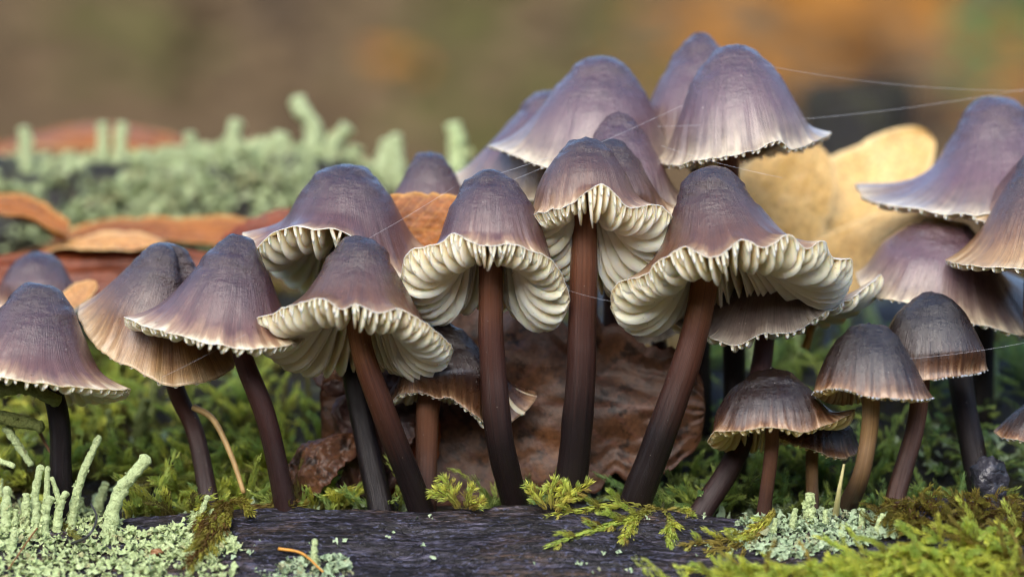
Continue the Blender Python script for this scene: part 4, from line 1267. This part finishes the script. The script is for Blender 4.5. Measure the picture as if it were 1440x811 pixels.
# ------------------------------------------------------------------ the lichen-covered branch behind
Yb = 9.5
c0, c1 = W(-260, 312, Yb + .6), W(560, 306, Yb)
u = np.linspace(0, 1, 60)
Pb = c0 + (c1 - c0) * u[:, None] + np.stack([0 * u, .15 * np.sin(u * 7), .12 * np.sin(u * 9 + 1)], -1)
Rb = 1.12 * (1 + .12 * fbm(u * 5, .3, .9, 3)) * (1 - .35 * sstep(.88, 1, u))
V, F, S = tube(Pb, Rb, 28, .18, 2.2, 1.0)
branch = build("fallen_branch", V - c0, F, MAT['log'], None, S)
branch.location = tuple(c0)
tag(branch, "dark fallen branch crusted with grey-green lichen, out of focus behind the leaves", "branch")
r = np.random.default_rng(44)


def on_branch(r):
    i = r.integers(16, 60)
    a = r.uniform(-.35, 1.6) if r.random() < .9 else r.uniform(-.9, 0)
    p = Pb[i] + np.array([r.uniform(-.1, .1), -math.cos(a) * Rb[i] * 1.0, math.sin(a) * Rb[i] * 1.0])
    if vnoise(p[0] * 1.3, a * 2.4, 3.1) < -.30:
        return None
    return p


J = Joined()
for _ in range(2300):
    p = on_branch(r)
    if p is not None:
        squamule(J, p, np.array([r.normal() * .6, -.6, .8 + r.normal() * .4]), r.uniform(.08, .20), r)
tag(J.build("lichen", MAT['lichen_far']), "grey-green lichen crust on the fallen branch", "lichen", kind="stuff")
far = "blurred pale green lichen stalk standing on the fallen branch"
FAR = {6: "tallest blurred lichen stalk on the fallen branch, bent over at its tip", 7: "blurred lichen stalk leaning away from the tallest bent one", 9: "hooked blurred lichen stalk at the end of the fallen branch", 1: "straight twin of a close pair of blurred lichen stalks", 2: "leaning twin of a close pair of blurred lichen stalks"}
for q, (bx, by, tx, ty, w, bd) in enumerate([(40, 245, 34, 178, 22, 0), (146, 235, 144, 172, 20, 0), (166, 235, 172, 172, 20, 0), (270, 228, 266, 186, 20, 0), (318, 232, 334, 168, 24, 0), (385, 235, 398, 186, 28, 0), (437, 238, 414, 136, 28, 16), (455, 235, 490, 176, 26, -5), (560, 262, 556, 188, 24, 0), (525, 250, 545, 195, 26, 8), (205, 240, 200, 208, 24, 0), (100, 245, 96, 212, 22, 0), (235, 240, 232, 205, 24, 0), (490, 245, 500, 205, 26, 0)]):
    yb = Yb - .1
    stalk(FAR.get(q, far), [W(bx, by + 12, yb), (W(bx, by, yb) + W(tx, ty, yb)) / 2 + np.array([bd * .012, 0, 0]), W(tx, ty, yb)], w / 100 * 1.24, 'lichen_far', 100 + q, "lichen stalks on the fallen branch")
stalk("blurred green lichen stalk behind the soft violet cap", [W(640, 262, 9), W(645, 215, 9), W(637, 172, 9)], .36, 'lichen', 130, "green lichen stalks in soft focus")

# ------------------------------------------------------------------ dark stump far behind, added to fill a dark gap
p = W(1205, 405, 32)
k = 1.8
hs = np.linspace(-9, W(0, 118, 32)[2], 24)
V, F, S = tube(np.stack([np.full(24, p[0]), np.full(24, 32.0), hs], -1), 1.35 * (1 + .9 * sstep(2, -9, hs)), 24, .22, 4.4, .6)
o = build("dark_gap_stump", V - np.array([p[0], 32, -9]), F, MAT['log'], None, S)
o.location = (p[0], 32, -9)
tag(o, "dark blurred stump added to fill the dark gap beyond the yellow leaves", "stump")

# ------------------------------------------------------------------ needles, straws, a root, bark
MAT['needle_orange'] = plain("orange_pine_needle", (0.52, 0.24, 0.035), 0.45)
MAT['needle_brown'] = plain("brown_pine_needle", (0.22, 0.10, 0.035), 0.5)
MAT['straw'] = plain("dry_straw", (0.40, 0.26, 0.10), 0.5)
MAT['root'] = plain("black_rootlet", (0.035, 0.033, 0.036), 0.4)
MAT['pale_straw'] = plain("pale_straw", (0.42, 0.38, 0.17), 0.55)


def strand(name, label, cat, pts, w, mat, group=None, taper=.5, flat=1.0):
    P = catmull(pts, 30)
    R = np.linspace(w, w * taper, 30) / 2
    V, F, S = tube(P, R, 8)
    o = build(name, V - P[0], F, MAT[mat], None, S)
    o.location = tuple(P[0])
    return tag(o, label, cat, group)


def g(px, py, up=.03, y1=1.2):
    return G(px, py, -4, y1) + np.array([0, -.02, up])


strand("pine_needle", "orange pine needle lying across the small lichen patch", "needle", [g(392, 776, .05), g(425, 788, .1), g(455, 812, .08)], .05, 'needle_orange')
strand("pine_needle", "brown pine needle slanting over the lichen crust below the stubby stalks", "needle", [g(80, 722, .10), g(50, 760, .14), g(12, 812, .12)], .035, 'needle_brown')
strand("pine_needle", "brown pine needle lying at the foot of the bright moss mat", "needle", [g(1000, 812, .03), g(1060, 800, .03), g(1110, 803, .04)], .03, 'needle_brown')
strand("pine_needle", "reddish needle bit in the moss beside the blackish stem", "needle", [W(48, 590, .9), W(62, 620, .9), W(74, 640, .8)], .07, 'needle_brown')
strand("rootlet", "black curved rootlet hooped over the lichen crust", "root", [g(100, 767, .02), W(125, 752, -1.0), W(136, 728, -.75), W(128, 708, -.5)], .05, 'root')
strand("grass_blade", "dry tan grass blade arching between two red-brown stems", "grass", [W(272, 572, .7), W(300, 590, .55), W(325, 640, .4), W(343, 693, .3)], .10, 'straw', taper=.7)
strand("grass_blade", "pale straw standing upright before the striped egg-shaped cap's stem", "grass", [g(1175, 727), W(1180, 690, -.45), W(1187, 652, -.45)], .10, 'pale_straw', taper=.35)
strand("twig", "thin orange twig stub hanging beneath the ragged grey-brown cap", "twig", [W(1132, 490, 2.2), W(1140, 465, 2.2), W(1148, 440, 2.2)], .14, 'needle_orange')

# shiny black fungus lump at the thick stem's foot
m = NT("charred_bark")
nn = m.noise(m.pos(), 6.0, 4)
MAT['char'] = m.done(Base_Color=m.ramp(nn, [(0.35, (0.006, 0.006, 0.008)), (0.7, (0.05, 0.05, 0.065))]), Roughness=0.3, Normal=m.bump(nn, 0.8, 0.08))


def chunk(name, label, cat, c, size, mat, seed):
    ph = np.linspace(.04, np.pi - .04, 18)
    al = np.linspace(0, 2 * np.pi, 26, endpoint=False)
    d = np.stack([np.outer(np.cos(al), np.sin(ph)), np.outer(np.sin(al), np.sin(ph)), np.outer(np.ones(26), np.cos(ph))], -1)
    rr = 1 + .45 * fbm(d[..., 0] * 1.8 + seed, d[..., 1] * 1.8, d[..., 2] * 1.8, 3)
    V = (d * rr[..., None]).reshape(-1, 3) * np.asarray(size)
    o = build(name, V, [gridf(26, 18, True)], MAT[mat])
    o.location = tuple(c)
    return tag(o, label, cat)


chunk("bark_chunk", "shiny blue-black bark lump at the thick blackish stem's foot", "bark", W(1392, 676, .35), (.26, .22, .34), 'char', 1)
chunk("bark_chunk", "small dark bark crumb lodged in the bright moss mat", "bark", G(1318, 776) + np.array([0, -.1, .1]), (.17, .1, .06), 'char', 2)
chunk("bark_chunk", "reddish bark crumb among pale lichen scales", "bark", G(221, 782) + np.array([0, -.05, .06]), (.09, .05, .05), 'needle_brown', 3)

# ------------------------------------------------------------------ spider silk
m = NT("spider_silk")
MAT['silk'] = m.done(Base_Color=(0.85, 0.87, 0.92), Roughness=0.35, Alpha=0.28)


def silk(label, a, Ya, b, Yb, sag=.05, w=.010):
    A, B = W(*a, Ya), W(*b, Yb)
    u = np.linspace(0, 1, 16)[:, None]
    P = A + (B - A) * u - np.array([0, 0, 1]) * (4 * sag * u * (1 - u))
    V, F, S = tube(P, np.full(16, w / 2), 5)
    o = build("spider_thread", V - A, F, MAT['silk'], None, S)
    o.location = tuple(A)
    return tag(o, label, "spider silk", "spider threads strung between the caps")


silk("spider thread running from the tallest rear cap out past the yellow leaf", (925, 178), 1.0, (1460, 122), 2.4, .12, .0045)
silk("second spider thread just above, from the tallest cap into the open", (1075, 92), 1.2, (1460, 128), 2.2, .10, .0038)
silk("spider thread from the tall brown bell cap up to the tallest rear cap", (700, 262), .0, (960, 148), .9, .02, .0038)
silk("spider thread crossing from the skirted cap's crown to the brown bell cap", (703, 244), -.3, (770, 222), 0, .0, .0045)
silk("spider thread between the tallest cap's hem and the flared cap", (930, 205), .6, (1100, 250), .3, .03, .0034)
silk("spider thread stretched from the straight-rimmed cap down across the tilted cap", (228, 530), -.6, (345, 470), -1.2, .01, .0034)
silk("spider thread linking the wide bell cap to the skirted cap past the orange leaf", (500, 345), -.2, (640, 262), -.3, .02, .0034)
silk("spider thread from the egg-shaped cap out over the blackish stem", (1270, 505), -.7, (1460, 478), -.3, .03, .0038)
silk("spider thread between the skirted cap's hem and the straight stem", (790, 405), -.5, (870, 425), -.2, .02, .0034)
